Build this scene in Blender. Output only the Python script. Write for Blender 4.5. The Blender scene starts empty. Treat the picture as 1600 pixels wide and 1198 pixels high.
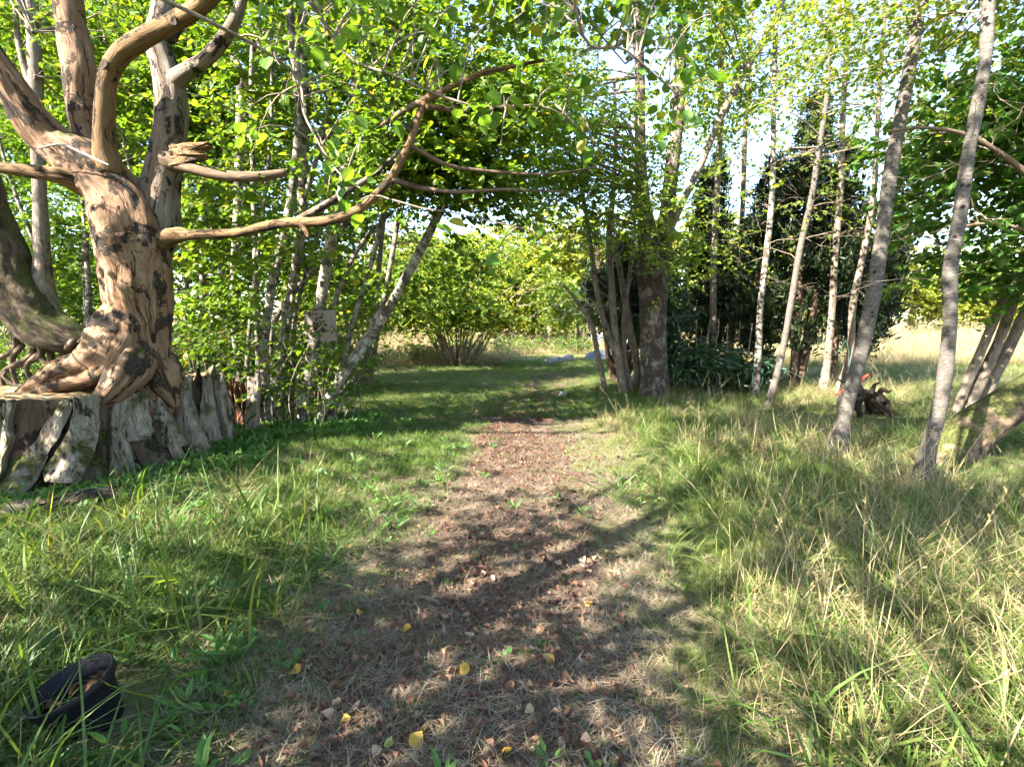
import bpy, math, random
import numpy as np
from mathutils import Vector, Matrix

# ------------------------------------------------------------------ camera, sky, sun, exposure
scene = bpy.context.scene
COL = scene.collection
PITCH = math.radians(6.7)
CAM_H = 1.6
cam_data = bpy.data.cameras.new("camera")
cam_data.sensor_width = 36.0
cam_data.lens = 18.0
cam_data.clip_start = 0.05
cam_data.clip_end = 2000.0
cam = bpy.data.objects.new("camera", cam_data)
cam.location = (0, 0, CAM_H)
cam.rotation_euler = (math.radians(90) - PITCH, 0, 0)
COL.objects.link(cam)
scene.camera = cam

SUN_EL = math.radians(37)
SUN_DIR = Vector((-0.81, -0.585, 0)).normalized() * math.cos(SUN_EL) + Vector((0, 0, math.sin(SUN_EL)))
world = bpy.data.worlds.new("World")
scene.world = world
world.use_nodes = True
wn = world.node_tree
bg = wn.nodes["Background"]
sky = wn.nodes.new("ShaderNodeTexSky")
sky.sky_type = 'NISHITA'
sky.sun_disc = False
sky.sun_elevation = SUN_EL
sky.sun_rotation = math.atan2(SUN_DIR.x, SUN_DIR.y)
sky.air_density = 1.0
sky.dust_density = .8
sky.ozone_density = 1.0
wn.links.new(sky.outputs[0], bg.inputs[0])
bg.inputs[1].default_value = 0.085
sun_data = bpy.data.lights.new("sun", 'SUN')
sun_data.energy = 5.0
sun_data.angle = math.radians(0.45)
sun_data.color = (1.0, 0.92, 0.79)
sun = bpy.data.objects.new("sun", sun_data)
sun.rotation_euler = (-SUN_DIR).to_track_quat('-Z', 'Y').to_euler()
sun.location = (-30, -20, 30)
COL.objects.link(sun)
scene.view_settings.view_transform = 'Standard'
scene.view_settings.look = 'None'
scene.view_settings.gamma = 1.0
scene.view_settings.exposure = 3.28
scene.cycles.max_bounces = 6
scene.cycles.diffuse_bounces = 3
scene.cycles.use_adaptive_sampling = True
scene.cycles.adaptive_threshold = 0.04
scene.cycles.glossy_bounces = 2
scene.cycles.transmission_bounces = 4
scene.cycles.transparent_max_bounces = 4
scene.cycles.caustics_reflective = False
scene.cycles.caustics_refractive = False
scene.cycles.use_denoising = True

rng = np.random.default_rng(11)
random.seed(11)

# ------------------------------------------------------------------ helpers
SP, CP = math.sin(PITCH), math.cos(PITCH)

def P(px, py, Y):
    """the point at distance Y ahead that the photograph shows at (px, py)"""
    u = (px - 800) / 800.0
    v = -(py - 599) / 800.0
    dy = CP + v * SP
    dz = -SP + v * CP
    t = Y / dy
    return np.array([u * t, Y, CAM_H + dz * t])

def G(px, py):
    """ground point seen at (px, py)"""
    v = -(py - 599) / 800.0
    dy = CP + v * SP
    dz = -SP + v * CP
    t = -CAM_H / dz
    return np.array([(px - 800) / 800.0 * t, dy * t, 0.0])

def vnoise(p, seed=0):
    p = np.asarray(p, float)
    i = np.floor(p).astype(np.int64)
    f = p - i
    f = f * f * (3 - 2 * f)
    out = np.zeros(len(p))
    for dx in (0, 1):
        for dy in (0, 1):
            for dz in (0, 1):
                h = (i[:, 0] + dx) * 73856093 ^ (i[:, 1] + dy) * 19349663 ^ (i[:, 2] + dz) * 83492791 ^ (seed * 7919 + 13)
                h = (h ^ (h >> 13)) * 1274126177
                h = (h ^ (h >> 16)) & 0xFFFF
                w = (f[:, 0] if dx else 1 - f[:, 0]) * (f[:, 1] if dy else 1 - f[:, 1]) * (f[:, 2] if dz else 1 - f[:, 2])
                out += w * h / 65535.0
    return out

def fbm(p, seed=0, oct=3):
    p = np.asarray(p, float)
    s = np.zeros(len(p)); a = 0.5; tot = 0
    for k in range(oct):
        s += a * vnoise(p * (2 ** k), seed + k); tot += a; a *= 0.5
    return s / tot

def path_center(y):
    return np.interp(y, [0, 1.85, 3.2, 5.2, 8.8, 11.5, 13.5, 17, 22, 30], [-.22, -.2, -.06, .1, .18, .5, .95, 2.0, 3.4, 5.2])

def path_half(y):
    return np.interp(y, [0, 1.85, 3.2, 5.2, 8.8, 12, 15, 30], [.66, .68, .78, .72, .62, .62, .8, .8])

def height(x, y):
    x = np.asarray(x, float); y = np.asarray(y, float)
    d = x - path_center(y)
    h = 0.10 * (1 - np.exp(-np.clip(np.abs(d) - path_half(y), 0, None) ** 2 / 2.5)) * np.exp(-((y - 6) / 9.0) ** 2)
    q = np.stack([x * .45, y * .45, x * 0], -1)
    h = h + 0.10 * (fbm(q.reshape(-1, 3), 3).reshape(x.shape) - .5)
    h = h + 0.0 * y
    h = h + np.clip(y - 28, 0, None) * 0.012
    return h

def hz(x, y):
    return float(height(np.array([x]), np.array([y]))[0])

def mesh_from(name, verts, faces, mats=(), attrs=None, smooth=False, mat_idx=None):
    """faces: list of (F,k) int arrays"""
    verts = np.asarray(verts, np.float32)
    faces = [np.asarray(f, np.int32) for f in faces if len(f)]
    m = bpy.data.meshes.new(name)
    m.vertices.add(len(verts))
    m.vertices.foreach_set("co", verts.ravel())
    loops = np.concatenate([f.ravel() for f in faces])
    tot = np.concatenate([np.full(len(f), f.shape[1], np.int32) for f in faces])
    start = np.concatenate([[0], np.cumsum(tot)[:-1]]).astype(np.int32)
    m.loops.add(len(loops))
    m.loops.foreach_set("vertex_index", loops)
    m.polygons.add(len(tot))
    m.polygons.foreach_set("loop_start", start)
    m.polygons.foreach_set("loop_total", tot)
    if mat_idx is not None:
        m.polygons.foreach_set("material_index", np.asarray(mat_idx, np.int32))
    m.update(calc_edges=True)
    m.validate()
    if attrs:
        for k, a in attrs.items():
            if a.ndim == 2:
                at = m.attributes.new(k, 'FLOAT_VECTOR', 'POINT')
                at.data.foreach_set("vector", np.asarray(a, np.float32).ravel())
            else:
                at = m.attributes.new(k, 'FLOAT', 'POINT')
                at.data.foreach_set("value", np.asarray(a, np.float32))
    m.polygons.foreach_set("use_smooth", np.full(len(m.polygons), bool(smooth)))
    for mt in mats:
        m.materials.append(mt)
    return m

def link(name, mesh, parent=None, loc=None):
    o = bpy.data.objects.new(name, mesh)
    COL.objects.link(o)
    if parent is not None:
        o.parent = parent
    if loc is not None:
        o.location = loc
    return o

def thing(name, label, cat, loc=(0, 0, 0), group=None):
    o = bpy.data.objects.new(name, None)
    o.empty_display_size = 0.2
    COL.objects.link(o)
    o.location = tuple(float(c) for c in loc)
    tag(o, label, cat, group)
    return o

def tag(o, label=None, cat=None, group=None, kind=None):
    if label: o["label"] = label
    if cat: o["category"] = cat
    if group: o["group"] = group
    if kind: o["kind"] = kind
    return o

def base_of(parent):
    return np.array(parent.location) if parent is not None else np.zeros(3)

# --- tubes
def catmull(pts, per=6):
    pts = np.asarray(pts, float)
    n = len(pts)
    ext = np.vstack([2 * pts[0] - pts[1], pts, 2 * pts[-1] - pts[-2]])
    out = []
    for i in range(n - 1):
        p0, p1, p2, p3 = ext[i:i + 4]
        for t in np.linspace(0, 1, per, endpoint=False):
            out.append(0.5 * ((2 * p1) + (-p0 + p2) * t + (2 * p0 - 5 * p1 + 4 * p2 - p3) * t * t + (-p0 + 3 * p1 - 3 * p2 + p3) * t ** 3))
    out.append(pts[-1])
    return np.array(out)

def tubes(Pt, R, n=6, cap=False):
    """Pt (K,M,3) R (K,M) -> verts, faces, bark attr, normals"""
    K, M, _ = Pt.shape
    T = np.gradient(Pt, axis=1)
    T /= np.linalg.norm(T, axis=2, keepdims=True) + 1e-9
    mt = np.abs(T.mean(axis=1))
    ref = np.eye(3)[np.argmin(mt, axis=1)][:, None, :]
    N = np.cross(T, np.broadcast_to(ref, T.shape)); N /= np.linalg.norm(N, axis=2, keepdims=True) + 1e-9
    B = np.cross(T, N)
    th = np.linspace(0, 2 * math.pi, n, endpoint=False)
    c, s = np.cos(th), np.sin(th)
    D = c[None, None, :, None] * N[:, :, None, :] + s[None, None, :, None] * B[:, :, None, :]
    V = Pt[:, :, None, :] + R[:, :, None, None] * D
    seg = np.linalg.norm(np.diff(Pt, axis=1), axis=2)
    L = np.concatenate([np.zeros((K, 1)), np.cumsum(seg, axis=1)], axis=1)
    off = rng.uniform(0, 40, (K, 1))
    R0 = np.broadcast_to(R.mean(axis=1, keepdims=True), R.shape)
    bark = np.stack([np.broadcast_to(R0[:, :, None] * c, (K, M, n)), np.broadcast_to(R0[:, :, None] * s, (K, M, n)),
                     np.broadcast_to((L + off)[:, :, None], (K, M, n))], -1)
    idx = np.arange(K * M * n).reshape(K, M, n)
    a = idx[:, :-1, :]; b = np.roll(a, -1, axis=2); d = idx[:, 1:, :]; e = np.roll(d, -1, axis=2)
    F = np.stack([a, b, e, d], -1).reshape(-1, 4)
    faces = [F]
    if cap:
        faces.append(idx[:, 0, ::-1]); faces.append(idx[:, -1, :])
    return V.reshape(-1, 3), faces, bark.reshape(-1, 3), D.reshape(-1, 3)

def limb_geo(ptsr, n=14, per=7, lump=0.1, lump_f=3.0, ridge=0.0, seed=0, grain=0.0):
    """one limb from (x,y,z,r) points"""
    pr = np.asarray(ptsr, float)
    q = catmull(pr, per)
    t0 = q[0, :3] - q[1, :3]; t0 /= np.linalg.norm(t0) + 1e-9
    t1 = q[-1, :3] - q[-2, :3]; t1 /= np.linalg.norm(t1) + 1e-9
    q = np.vstack([[*(q[0, :3] + t0 * q[0, 3] * .55), q[0, 3] * .25], [*(q[0, :3] + t0 * q[0, 3] * .35), q[0, 3] * .7], q,
                   [*(q[-1, :3] + t1 * q[-1, 3] * .35), q[-1, 3] * .7], [*(q[-1, :3] + t1 * q[-1, 3] * .55), q[-1, 3] * .25]])
    Pt = q[None, :, :3]; R = np.clip(q[None, :, 3], 0.003, None)
    V, F, bark, D = tubes(Pt, R, n, cap=True)
    rr = np.repeat(R[0], n)
    f = np.array([lump_f, lump_f, lump_f * .5]) / max(R.mean() * 6, 0.12)
    d = (fbm(bark * f, seed, 3) - .5) * 2 * lump
    if ridge:
        ang = np.arctan2(bark[:, 1], bark[:, 0])
        d = d + ridge * np.sin(ang * 5 + bark[:, 2] * 2.5 + 4 * vnoise(bark * f * .4, seed + 5)) * (0.5 + vnoise(bark * f * .5, seed + 9))
    if grain:
        d = d + grain * (fbm(bark * np.array([26, 26, 2.6]), seed + 21, 3) - .5) * 2 + grain * .8 * (fbm(bark * np.array([9, 9, 5.0]), seed + 31, 3) - .5) * 2
    V = V + D * (rr * d)[:, None]
    return V, F, bark

def add_limb(name, ptsr, mat, parent, **kw):
    V, F, bark = limb_geo(ptsr, **kw)
    m = mesh_from(name, V - base_of(parent), F, [mat], {"bark": bark}, smooth=True)
    return link(name, m, parent)

def limb_px(pts, Y):
    """[(px,py,rpx[,dY])...] at distance Y -> world (x,y,z,r)"""
    out = []
    for p in pts:
        d = Y + (p[3] if len(p) > 3 else 0)
        w = P(p[0], p[1], d)
        out.append([w[0], w[1], w[2], p[2] / 800.0 * d / math.sqrt(1 + (w[0] / d) ** 2)])
    return np.array(out)

# ------------------------------------------------------------------ materials
def new_mat(name):
    m = bpy.data.materials.new(name)
    m.use_nodes = True
    nt = m.node_tree
    nt.nodes.clear()
    out = nt.nodes.new("ShaderNodeOutputMaterial")
    return m, nt, out

def ramp(nt, fac, stops, interp='LINEAR'):
    r = nt.nodes.new("ShaderNodeValToRGB")
    r.color_ramp.interpolation = interp
    els = r.color_ramp.elements
    while len(els) < len(stops):
        els.new(0.5)
    for e, (p, c) in zip(els, stops):
        e.position = p
        e.color = (c[0], c[1], c[2], 1)
    if fac is not None:
        nt.links.new(fac, r.inputs[0])
    return r.outputs[0]

def noise(nt, vec, scale, detail=3, rough=.55, dist=0.0):
    n = nt.nodes.new("ShaderNodeTexNoise")
    n.inputs["Scale"].default_value = scale
    n.inputs["Detail"].default_value = detail
    n.inputs["Roughness"].default_value = rough
    n.inputs["Distortion"].default_value = dist
    if vec is not None:
        nt.links.new(vec, n.inputs["Vector"])
    return n.outputs["Fac"]

def mapping(nt, vec, scale=(1, 1, 1), loc=(0, 0, 0)):
    m = nt.nodes.new("ShaderNodeMapping")
    m.inputs["Scale"].default_value = scale
    m.inputs["Location"].default_value = loc
    nt.links.new(vec, m.inputs["Vector"])
    return m.outputs[0]

def attr(nt, name):
    a = nt.nodes.new("ShaderNodeAttribute")
    a.attribute_name = name
    return a.outputs["Vector"]

def mix(nt, fac, a, b, mode='MIX'):
    m = nt.nodes.new("ShaderNodeMix")
    m.data_type = 'RGBA'
    m.blend_type = mode
    for sock, v in ((m.inputs[0], fac), (m.inputs[6], a), (m.inputs[7], b)):
        if isinstance(v, bpy.types.NodeSocket):
            nt.links.new(v, sock)
        elif isinstance(v, (int, float)):
            sock.default_value = v
        else:
            sock.default_value = (v[0], v[1], v[2], 1)
    return m.outputs[2]

def math_node(nt, op, a, b=None):
    m = nt.nodes.new("ShaderNodeMath")
    m.operation = op
    for s, v in ((m.inputs[0], a), (m.inputs[1], b)):
        if v is None: continue
        if isinstance(v, bpy.types.NodeSocket): nt.links.new(v, s)
        else: s.default_value = v
    return m.outputs[0]

def bump(nt, h, strength=.5, dist=.02):
    b = nt.nodes.new("ShaderNodeBump")
    b.inputs["Strength"].default_value = strength
    b.inputs["Distance"].default_value = dist
    nt.links.new(h, b.inputs["Height"])
    return b.outputs[0]

def principled(nt, out, color, rough=.85, normal=None, spec=.3, metallic=0.0):
    p = nt.nodes.new("ShaderNodeBsdfPrincipled")
    if isinstance(color, bpy.types.NodeSocket): nt.links.new(color, p.inputs["Base Color"])
    else: p.inputs["Base Color"].default_value = (*color, 1)
    if isinstance(rough, bpy.types.NodeSocket): nt.links.new(rough, p.inputs["Roughness"])
    else: p.inputs["Roughness"].default_value = rough
    p.inputs["Specular IOR Level"].default_value = spec
    p.inputs["Metallic"].default_value = metallic
    if normal is not None: nt.links.new(normal, p.inputs["Normal"])
    nt.links.new(p.outputs[0], out.inputs[0])
    return p

def geo_normal_z(nt):
    g = nt.nodes.new("ShaderNodeNewGeometry")
    s = nt.nodes.new("ShaderNodeSeparateXYZ")
    nt.links.new(g.outputs["Normal"], s.inputs[0])
    return s.outputs[2]

def geo_pos(nt):
    return nt.nodes.new("ShaderNodeNewGeometry").outputs["Position"]

def moss_mix(nt, col, amount=.5, vec=None, top=True):
    v = vec if vec is not None else geo_pos(nt)
    n = noise(nt, v, 5.0, 4)
    if top:
        z = geo_normal_z(nt)
        f = math_node(nt, 'ADD', math_node(nt, 'MULTIPLY', z, .35), n)
    else:
        f = n
    f = ramp(nt, f, [(1 - amount - .06, (0, 0, 0)), (1 - amount + .08, (1, 1, 1))])
    fine = noise(nt, v, 38, 5, .75)
    mc = ramp(nt, fine, [(.36, (.012, .015, .006)), (.52, (.045, .05, .013)), (.68, (.10, .10, .025))])
    return mix(nt, f, col, mc), fine

def bark_mat(name, cols, dark, dark_amt=.42, zscale=.25, moss=.0, lent=False, bump_s=.6, fine=30, pscale=7.0):
    m, nt, out = new_mat(name)
    v = attr(nt, "bark")
    vs = mapping(nt, v, (1, 1, zscale))
    base = noise(nt, vs, fine, 5, .65, .3)
    col = ramp(nt, base, [(.25 + .5 * i / (len(cols) - 1), c) for i, c in enumerate(cols)])
    pat = noise(nt, mapping(nt, v, (1, 1, zscale * 1.4)), pscale, 9, .74, .35)
    pf = ramp(nt, pat, [(dark_amt - .03, (1, 1, 1)), (dark_amt + .07, (0, 0, 0))])
    col = mix(nt, pf, col, dark)
    h = math_node(nt, 'ADD', base, math_node(nt, 'MULTIPLY', pat, .6))
    if lent:
        ln = noise(nt, mapping(nt, v, (3, 3, 28)), 3.0, 3, .6)
        lf = ramp(nt, ln, [(.56, (0, 0, 0)), (.64, (.75, .75, .75))])
        col = mix(nt, lf, col, (.05, .045, .04))
        h = math_node(nt, 'SUBTRACT', h, math_node(nt, 'MULTIPLY', ln, .4))
    if moss > 0:
        col, mf = moss_mix(nt, col, moss)
        h = math_node(nt, 'ADD', h, math_node(nt, 'MULTIPLY', mf, .5))
    principled(nt, out, col, .9, bump(nt, h, bump_s, .02), .2)
    return m

def wood_mat(name, cols, stain, bark, bark_amt=.45, moss=0.1, grain=70, stain_amt=.5, pscale=5.0):
    """barkless weathered wood: fine long grain, dark checks, stains and clinging scraps of bark"""
    m, nt, out = new_mat(name)
    v = attr(nt, "bark")
    vd = nt.nodes.new("ShaderNodeVectorMath"); vd.operation = 'ADD'
    wob = nt.nodes.new("ShaderNodeTexNoise"); wob.inputs["Scale"].default_value = 3.0; wob.inputs["Detail"].default_value = 3
    nt.links.new(v, wob.inputs["Vector"])
    sc = nt.nodes.new("ShaderNodeVectorMath"); sc.operation = 'SCALE'; sc.inputs[3].default_value = .10
    nt.links.new(wob.outputs["Color"], sc.inputs[0]); nt.links.new(v, vd.inputs[0]); nt.links.new(sc.outputs[0], vd.inputs[1])
    vv = vd.outputs[0]
    g1 = noise(nt, mapping(nt, vv, (1, 1, .045)), grain, 6, .7)
    g2 = noise(nt, mapping(nt, vv, (1, 1, .07)), grain * .3, 5, .7)
    tone = noise(nt, mapping(nt, vv, (1, 1, .5)), 3.5, 6, .7)
    mixv = math_node(nt, 'ADD', math_node(nt, 'MULTIPLY', g1, .55), math_node(nt, 'MULTIPLY', g2, .45))
    col = ramp(nt, mixv, [(.33 + .34 * i / (len(cols) - 1), c) for i, c in enumerate(cols)])
    col = mix(nt, ramp(nt, tone, [(stain_amt - .1, (.85, .85, .85)), (stain_amt + .12, (0, 0, 0))]), col, mix(nt, .65, col, stain))
    crack = ramp(nt, g2, [(.365, (1, 1, 1)), (.42, (0, 0, 0))])
    col = mix(nt, crack, col, tuple(c * .25 for c in stain))
    pat = noise(nt, mapping(nt, vv, (1, 1, .55)), pscale, 12, .72, .2)
    pf = ramp(nt, pat, [(bark_amt - .012, (1, 1, 1)), (bark_amt + .012, (0, 0, 0))])
    bt = noise(nt, v, 55, 5, .75)
    bcol = ramp(nt, bt, [(.35, tuple(c * .35 for c in bark)), (.55, bark), (.72, tuple(min(1, c * 2.6) for c in bark))])
    col = mix(nt, pf, col, bcol)
    h = math_node(nt, 'ADD', math_node(nt, 'MULTIPLY', mixv, 1.0), math_node(nt, 'MULTIPLY', pf, math_node(nt, 'ADD', .35, math_node(nt, 'MULTIPLY', bt, .6))))
    h = math_node(nt, 'SUBTRACT', h, math_node(nt, 'MULTIPLY', crack, .5))
    if moss > 0:
        col, mf = moss_mix(nt, col, moss)
    principled(nt, out, col, .9, bump(nt, h, 1.0, .022), .15)
    return m

MAT = {}
MAT["dead"] = wood_mat("dead_wood", [(.055, .033, .021), (.14, .084, .052), (.22, .148, .097), (.30, .235, .175)], (.105, .048, .024), (.04, .031, .025), .46, .15, 60, .48, 5.0)
MAT["tan"] = wood_mat("tan_wood", [(.06, .036, .02), (.14, .088, .045), (.21, .14, .075)], (.085, .045, .022), (.04, .03, .024), .42, .17, 70, .44, 6.0)
MAT["grey_dead"] = wood_mat("grey_dead_wood", [(.06, .047, .036), (.155, .13, .105), (.24, .21, .178)], (.11, .06, .034), (.03, .024, .02), .455, .12, 65, .46, 7.0)
MAT["darkbranch"] = bark_mat("dark_branch", [(.05, .035, .025), (.11, .075, .05), (.17, .12, .085)], (.03, .02, .016), .40, .2, .0)
MAT["mossy"] = bark_mat("mossy_bark", [(.035, .026, .017), (.085, .062, .04), (.15, .115, .08)], (.02, .015, .011), .45, .3, .40, bump_s=1.0)
MAT["moss_log"] = bark_mat("moss_log_bark", [(.07, .045, .028), (.16, .11, .07), (.27, .2, .14)], (.035, .025, .018), .45, .35, .40, bump_s=1.0)
MAT["alder"] = bark_mat("alder_bark", [(.10, .085, .065), (.23, .205, .17), (.38, .355, .31)], (.05, .042, .032), .47, .8, .22, lent=True)
MAT["birch"] = bark_mat("birch_bark", [(.04, .034, .028), (.082, .072, .062), (.15, .135, .122)], (.06, .052, .045), .40, 1.8, .12, lent=True)
MAT["bigbirch"] = bark_mat("big_birch_bark", [(.06, .046, .036), (.15, .128, .11), (.33, .31, .29)], (.042, .03, .023), .52, .35, .2, lent=True)
MAT["bark"] = bark_mat("plain_bark", [(.07, .055, .042), (.15, .12, .095), (.24, .2, .165)], (.04, .03, .024), .4, .3, .2)
MAT["cedarbark"] = bark_mat("cedar_bark", [(.045, .03, .022), (.10, .065, .045), (.17, .115, .085)], (.025, .018, .014), .42, .12, .0)
MAT["twig"] = bark_mat("twig_bark", [(.09, .065, .045), (.17, .13, .1), (.26, .22, .18)], (.05, .04, .03), .36, .4, .0)
MAT["paletwig"] = bark_mat("pale_twig_bark", [(.16, .14, .12), (.26, .235, .21), (.36, .34, .31)], (.09, .075, .06), .36, .4, .0)

def leaf_mat(name, stops, trans=.45, rough=.5, gloss=.35, tint=(1.65, 1.5, .5), instance=False):
    m, nt, out = new_mat(name)
    g = nt.nodes.new("ShaderNodeNewGeometry")
    fac = g.outputs["Random Per Island"]
    if instance:
        oi = nt.nodes.new("ShaderNodeObjectInfo")
        a = math_node(nt, 'MULTIPLY', oi.outputs["Random"], .65)
        b = math_node(nt, 'MULTIPLY', g.outputs["Random Per Island"], .35)
        fac = math_node(nt, 'ADD', a, b)
    col = ramp(nt, fac, stops)
    p = nt.nodes.new("ShaderNodeBsdfPrincipled")
    nt.links.new(col, p.inputs["Base Color"])
    p.inputs["Roughness"].default_value = rough
    p.inputs["Specular IOR Level"].default_value = gloss
    t = nt.nodes.new("ShaderNodeBsdfTranslucent")
    tc = mix(nt, 1.0, col, tint, 'MULTIPLY')
    nt.links.new(tc, t.inputs[0])
    ms = nt.nodes.new("ShaderNodeMixShader")
    ms.inputs[0].default_value = trans
    nt.links.new(p.outputs[0], ms.inputs[1])
    nt.links.new(t.outputs[0], ms.inputs[2])
    nt.links.new(ms.outputs[0], out.inputs[0])
    return m

MAT["hazel"] = leaf_mat("hazel_leaf", [(0, (.05, .105, .012)), (.55, (.085, .155, .018)), (.93, (.125, .195, .022)), (1, (.26, .22, .03))], .52)
MAT["forest"] = leaf_mat("forest_leaf", [(0, (.04, .09, .012)), (.6, (.07, .14, .018)), (1, (.115, .18, .022))], .5)
MAT["birchleaf"] = leaf_mat("birch_leaf", [(0, (.08, .14, .02)), (.6, (.13, .20, .032)), (.94, (.19, .24, .04)), (1, (.33, .27, .05))], .55)
MAT["maple"] = leaf_mat("maple_leaf", [(0, (.04, .10, .02)), (.6, (.065, .15, .03)), (1, (.11, .19, .03))], .5)
MAT["far"] = leaf_mat("far_leaf", [(0, (.10, .15, .02)), (.6, (.17, .21, .03)), (1, (.25, .24, .045))], .45)
MAT["conifer"] = leaf_mat("conifer_leaf", [(0, (.010, .020, .009)), (.7, (.022, .040, .015)), (1, (.05, .075, .02))], .2, tint=(1, 1, .6))
MAT["rhodo"] = leaf_mat("rhododendron_leaf", [(0, (.012, .035, .014)), (.7, (.025, .06, .022)), (1, (.05, .10, .03))], .15, .35, .5)
MAT["grass"] = leaf_mat("green_grass", [(0, (.045, .09, .017)), (.5, (.075, .13, .025)), (.8, (.125, .155, .04)), (1, (.24, .2, .09))], .4, .5, .3, instance=True)
MAT["grass2"] = leaf_mat("dry_grass", [(0, (.17, .14, .065)), (.5, (.29, .24, .125)), (1, (.42, .355, .21))], .35, .6, .25, (1.1, 1.0, .8), True)
MAT["lawn"] = leaf_mat("lawn_grass", [(0, (.045, .10, .018)), (.55, (.08, .145, .028)), (.85, (.14, .175, .045)), (1, (.28, .23, .1))], .42, .55, .25, instance=True)
MAT["thatch"] = leaf_mat("dead_thatch", [(0, (.10, .075, .05)), (.5, (.19, .155, .11)), (1, (.32, .27, .2))], .2, .7, .2, (1, 1, .9), True)
MAT["weed"] = leaf_mat("weed_leaf", [(0, (.04, .11, .025)), (.6, (.065, .15, .03)), (1, (.10, .19, .04))], .4, .5, .35, instance=True)
MAT["litter"] = leaf_mat("dead_leaf", [(0, (.035, .022, .017)), (.35, (.085, .046, .032)), (.65, (.155, .08, .052)), (.88, (.24, .15, .10)), (1, (.38, .28, .19))], .2, .7, .2, (1.1, .9, .7), True)
MAT["leaf_brown"] = leaf_mat("fallen_leaf_brown", [(0, (.08, .04, .024)), (1, (.19, .095, .055))], .2, .65, .25, (1.1, .9, .7))
MAT["leaf_tan"] = leaf_mat("fallen_leaf_tan", [(0, (.3, .19, .12)), (1, (.42, .29, .19))], .25, .65, .25, (1.1, .9, .7))
MAT["leaf_yellow"] = leaf_mat("fallen_leaf_yellow", [(0, (.42, .25, .03)), (1, (.48, .31, .05))], .3, .55, .3, (1.1, .95, .6))
MAT["leaf_green"] = leaf_mat("fallen_leaf_green", [(0, (.22, .26, .06)), (1, (.3, .33, .09))], .35, .55, .3)

def ground_mat():
    m, nt, out = new_mat("ground_soil_and_turf")
    v = geo_pos(nt)
    n1 = noise(nt, v, .9, 5, .6)
    n2 = noise(nt, v, 22, 5, .7)
    n3 = noise(nt, v, 140, 3, .7)
    soil = ramp(nt, n2, [(.3, (.055, .042, .03)), (.55, (.11, .085, .058)), (.75, (.19, .155, .10))])
    turf = ramp(nt, n3, [(.3, (.05, .065, .02)), (.55, (.10, .115, .035)), (.75, (.22, .19, .085))])
    f = ramp(nt, n1, [(.36, (0, 0, 0)), (.55, (1, 1, 1))])
    near = mix(nt, f, soil, turf)
    # the far meadow is dry straw
    s = nt.nodes.new("ShaderNodeSeparateXYZ"); nt.links.new(v, s.inputs[0])
    fy = ramp(nt, math_node(nt, 'MULTIPLY', math_node(nt, 'ADD', s.outputs[1], math_node(nt, 'MULTIPLY', n1, 8)), .02), [(.5, (0, 0, 0)), (.75, (1, 1, 1))])
    straw = ramp(nt, noise(nt, mapping(nt, v, (1, .25, 1)), 1.6, 6, .7), [(.3, (.13, .14, .05)), (.5, (.27, .22, .10)), (.75, (.38, .31, .17))])
    col = mix(nt, fy, near, straw)
    principled(nt, out, col, .95, bump(nt, math_node(nt, 'ADD', n2, n3), .7, .02), .1)
    return m

def path_mat():
    m, nt, out = new_mat("path_earth")
    v = geo_pos(nt)
    n1 = noise(nt, v, 2.2, 5, .65)
    n2 = noise(nt, v, 35, 5, .7)
    n3 = noise(nt, v, 190, 3, .7)
    c = ramp(nt, n2, [(.28, (.04, .028, .022)), (.5, (.085, .058, .045)), (.72, (.16, .12, .095))])
    r = ramp(nt, n3, [(.35, (.06, .034, .025)), (.6, (.13, .076, .055)), (.8, (.24, .165, .125))])
    col = mix(nt, ramp(nt, n1, [(.35, (.1, .1, .1)), (.65, (.8, .8, .8))]), c, r)
    principled(nt, out, col, .95, bump(nt, math_node(nt, 'ADD', n2, n3), .8, .02), .1)
    return m
MAT["ground"] = ground_mat()
MAT["path"] = path_mat()

# ------------------------------------------------------------------ ground and path
def grid_mesh(name, xs, ys, mat, dz=0.0, fine_noise=True):
    X, Y = np.meshgrid(xs, ys)
    Z = height(X, Y) + dz
    V = np.stack([X, Y, Z], -1).reshape(-1, 3)
    ny, nx = X.shape
    i = np.arange(ny * nx).reshape(ny, nx)
    F = np.stack([i[:-1, :-1], i[:-1, 1:], i[1:, 1:], i[1:, :-1]], -1).reshape(-1, 4)
    return mesh_from(name, V, [F], [mat], smooth=True)

xs = np.concatenate([-np.geomspace(600, 16, 24), np.arange(-15, 15.01, .2), np.geomspace(16, 600, 24)])
ys = np.concatenate([-np.geomspace(400, 16, 14), np.arange(-15, 30.01, .2), np.geomspace(31, 900, 30)])
tag(link("ground", grid_mesh("ground", xs, ys, MAT["ground"])), kind="structure", label="grassy ground of the clearing and meadow")

yy = np.arange(-1.5, 17.5, .12)
uu = np.linspace(-1, 1, 25)
wob_l = (fbm(np.stack([yy * 1.6, yy * 0, yy * 0], -1), 21) - .5) * .7
wob_r = (fbm(np.stack([yy * 1.6, yy * 0 + 7, yy * 0], -1), 22) - .5) * .7
PX = np.zeros((len(yy), len(uu)))
for k, y in enumerate(yy):
    c, h = float(path_center(y)), float(path_half(y))
    PX[k] = np.interp(uu, [-1, 1], [c - h + wob_l[k], c + h + wob_r[k]])
PY = np.repeat(yy[:, None], len(uu), 1)
PZ = height(PX, PY) + .006
ii = np.arange(PX.size).reshape(PX.shape)
PF = np.stack([ii[:-1, :-1], ii[:-1, 1:], ii[1:, 1:], ii[1:, :-1]], -1).reshape(-1, 4)
tag(link("path", mesh_from("path", np.stack([PX, PY, PZ], -1).reshape(-1, 3), [PF], [MAT["path"]], smooth=True)), kind="structure", label="trodden earth path running to the clearing")

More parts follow.
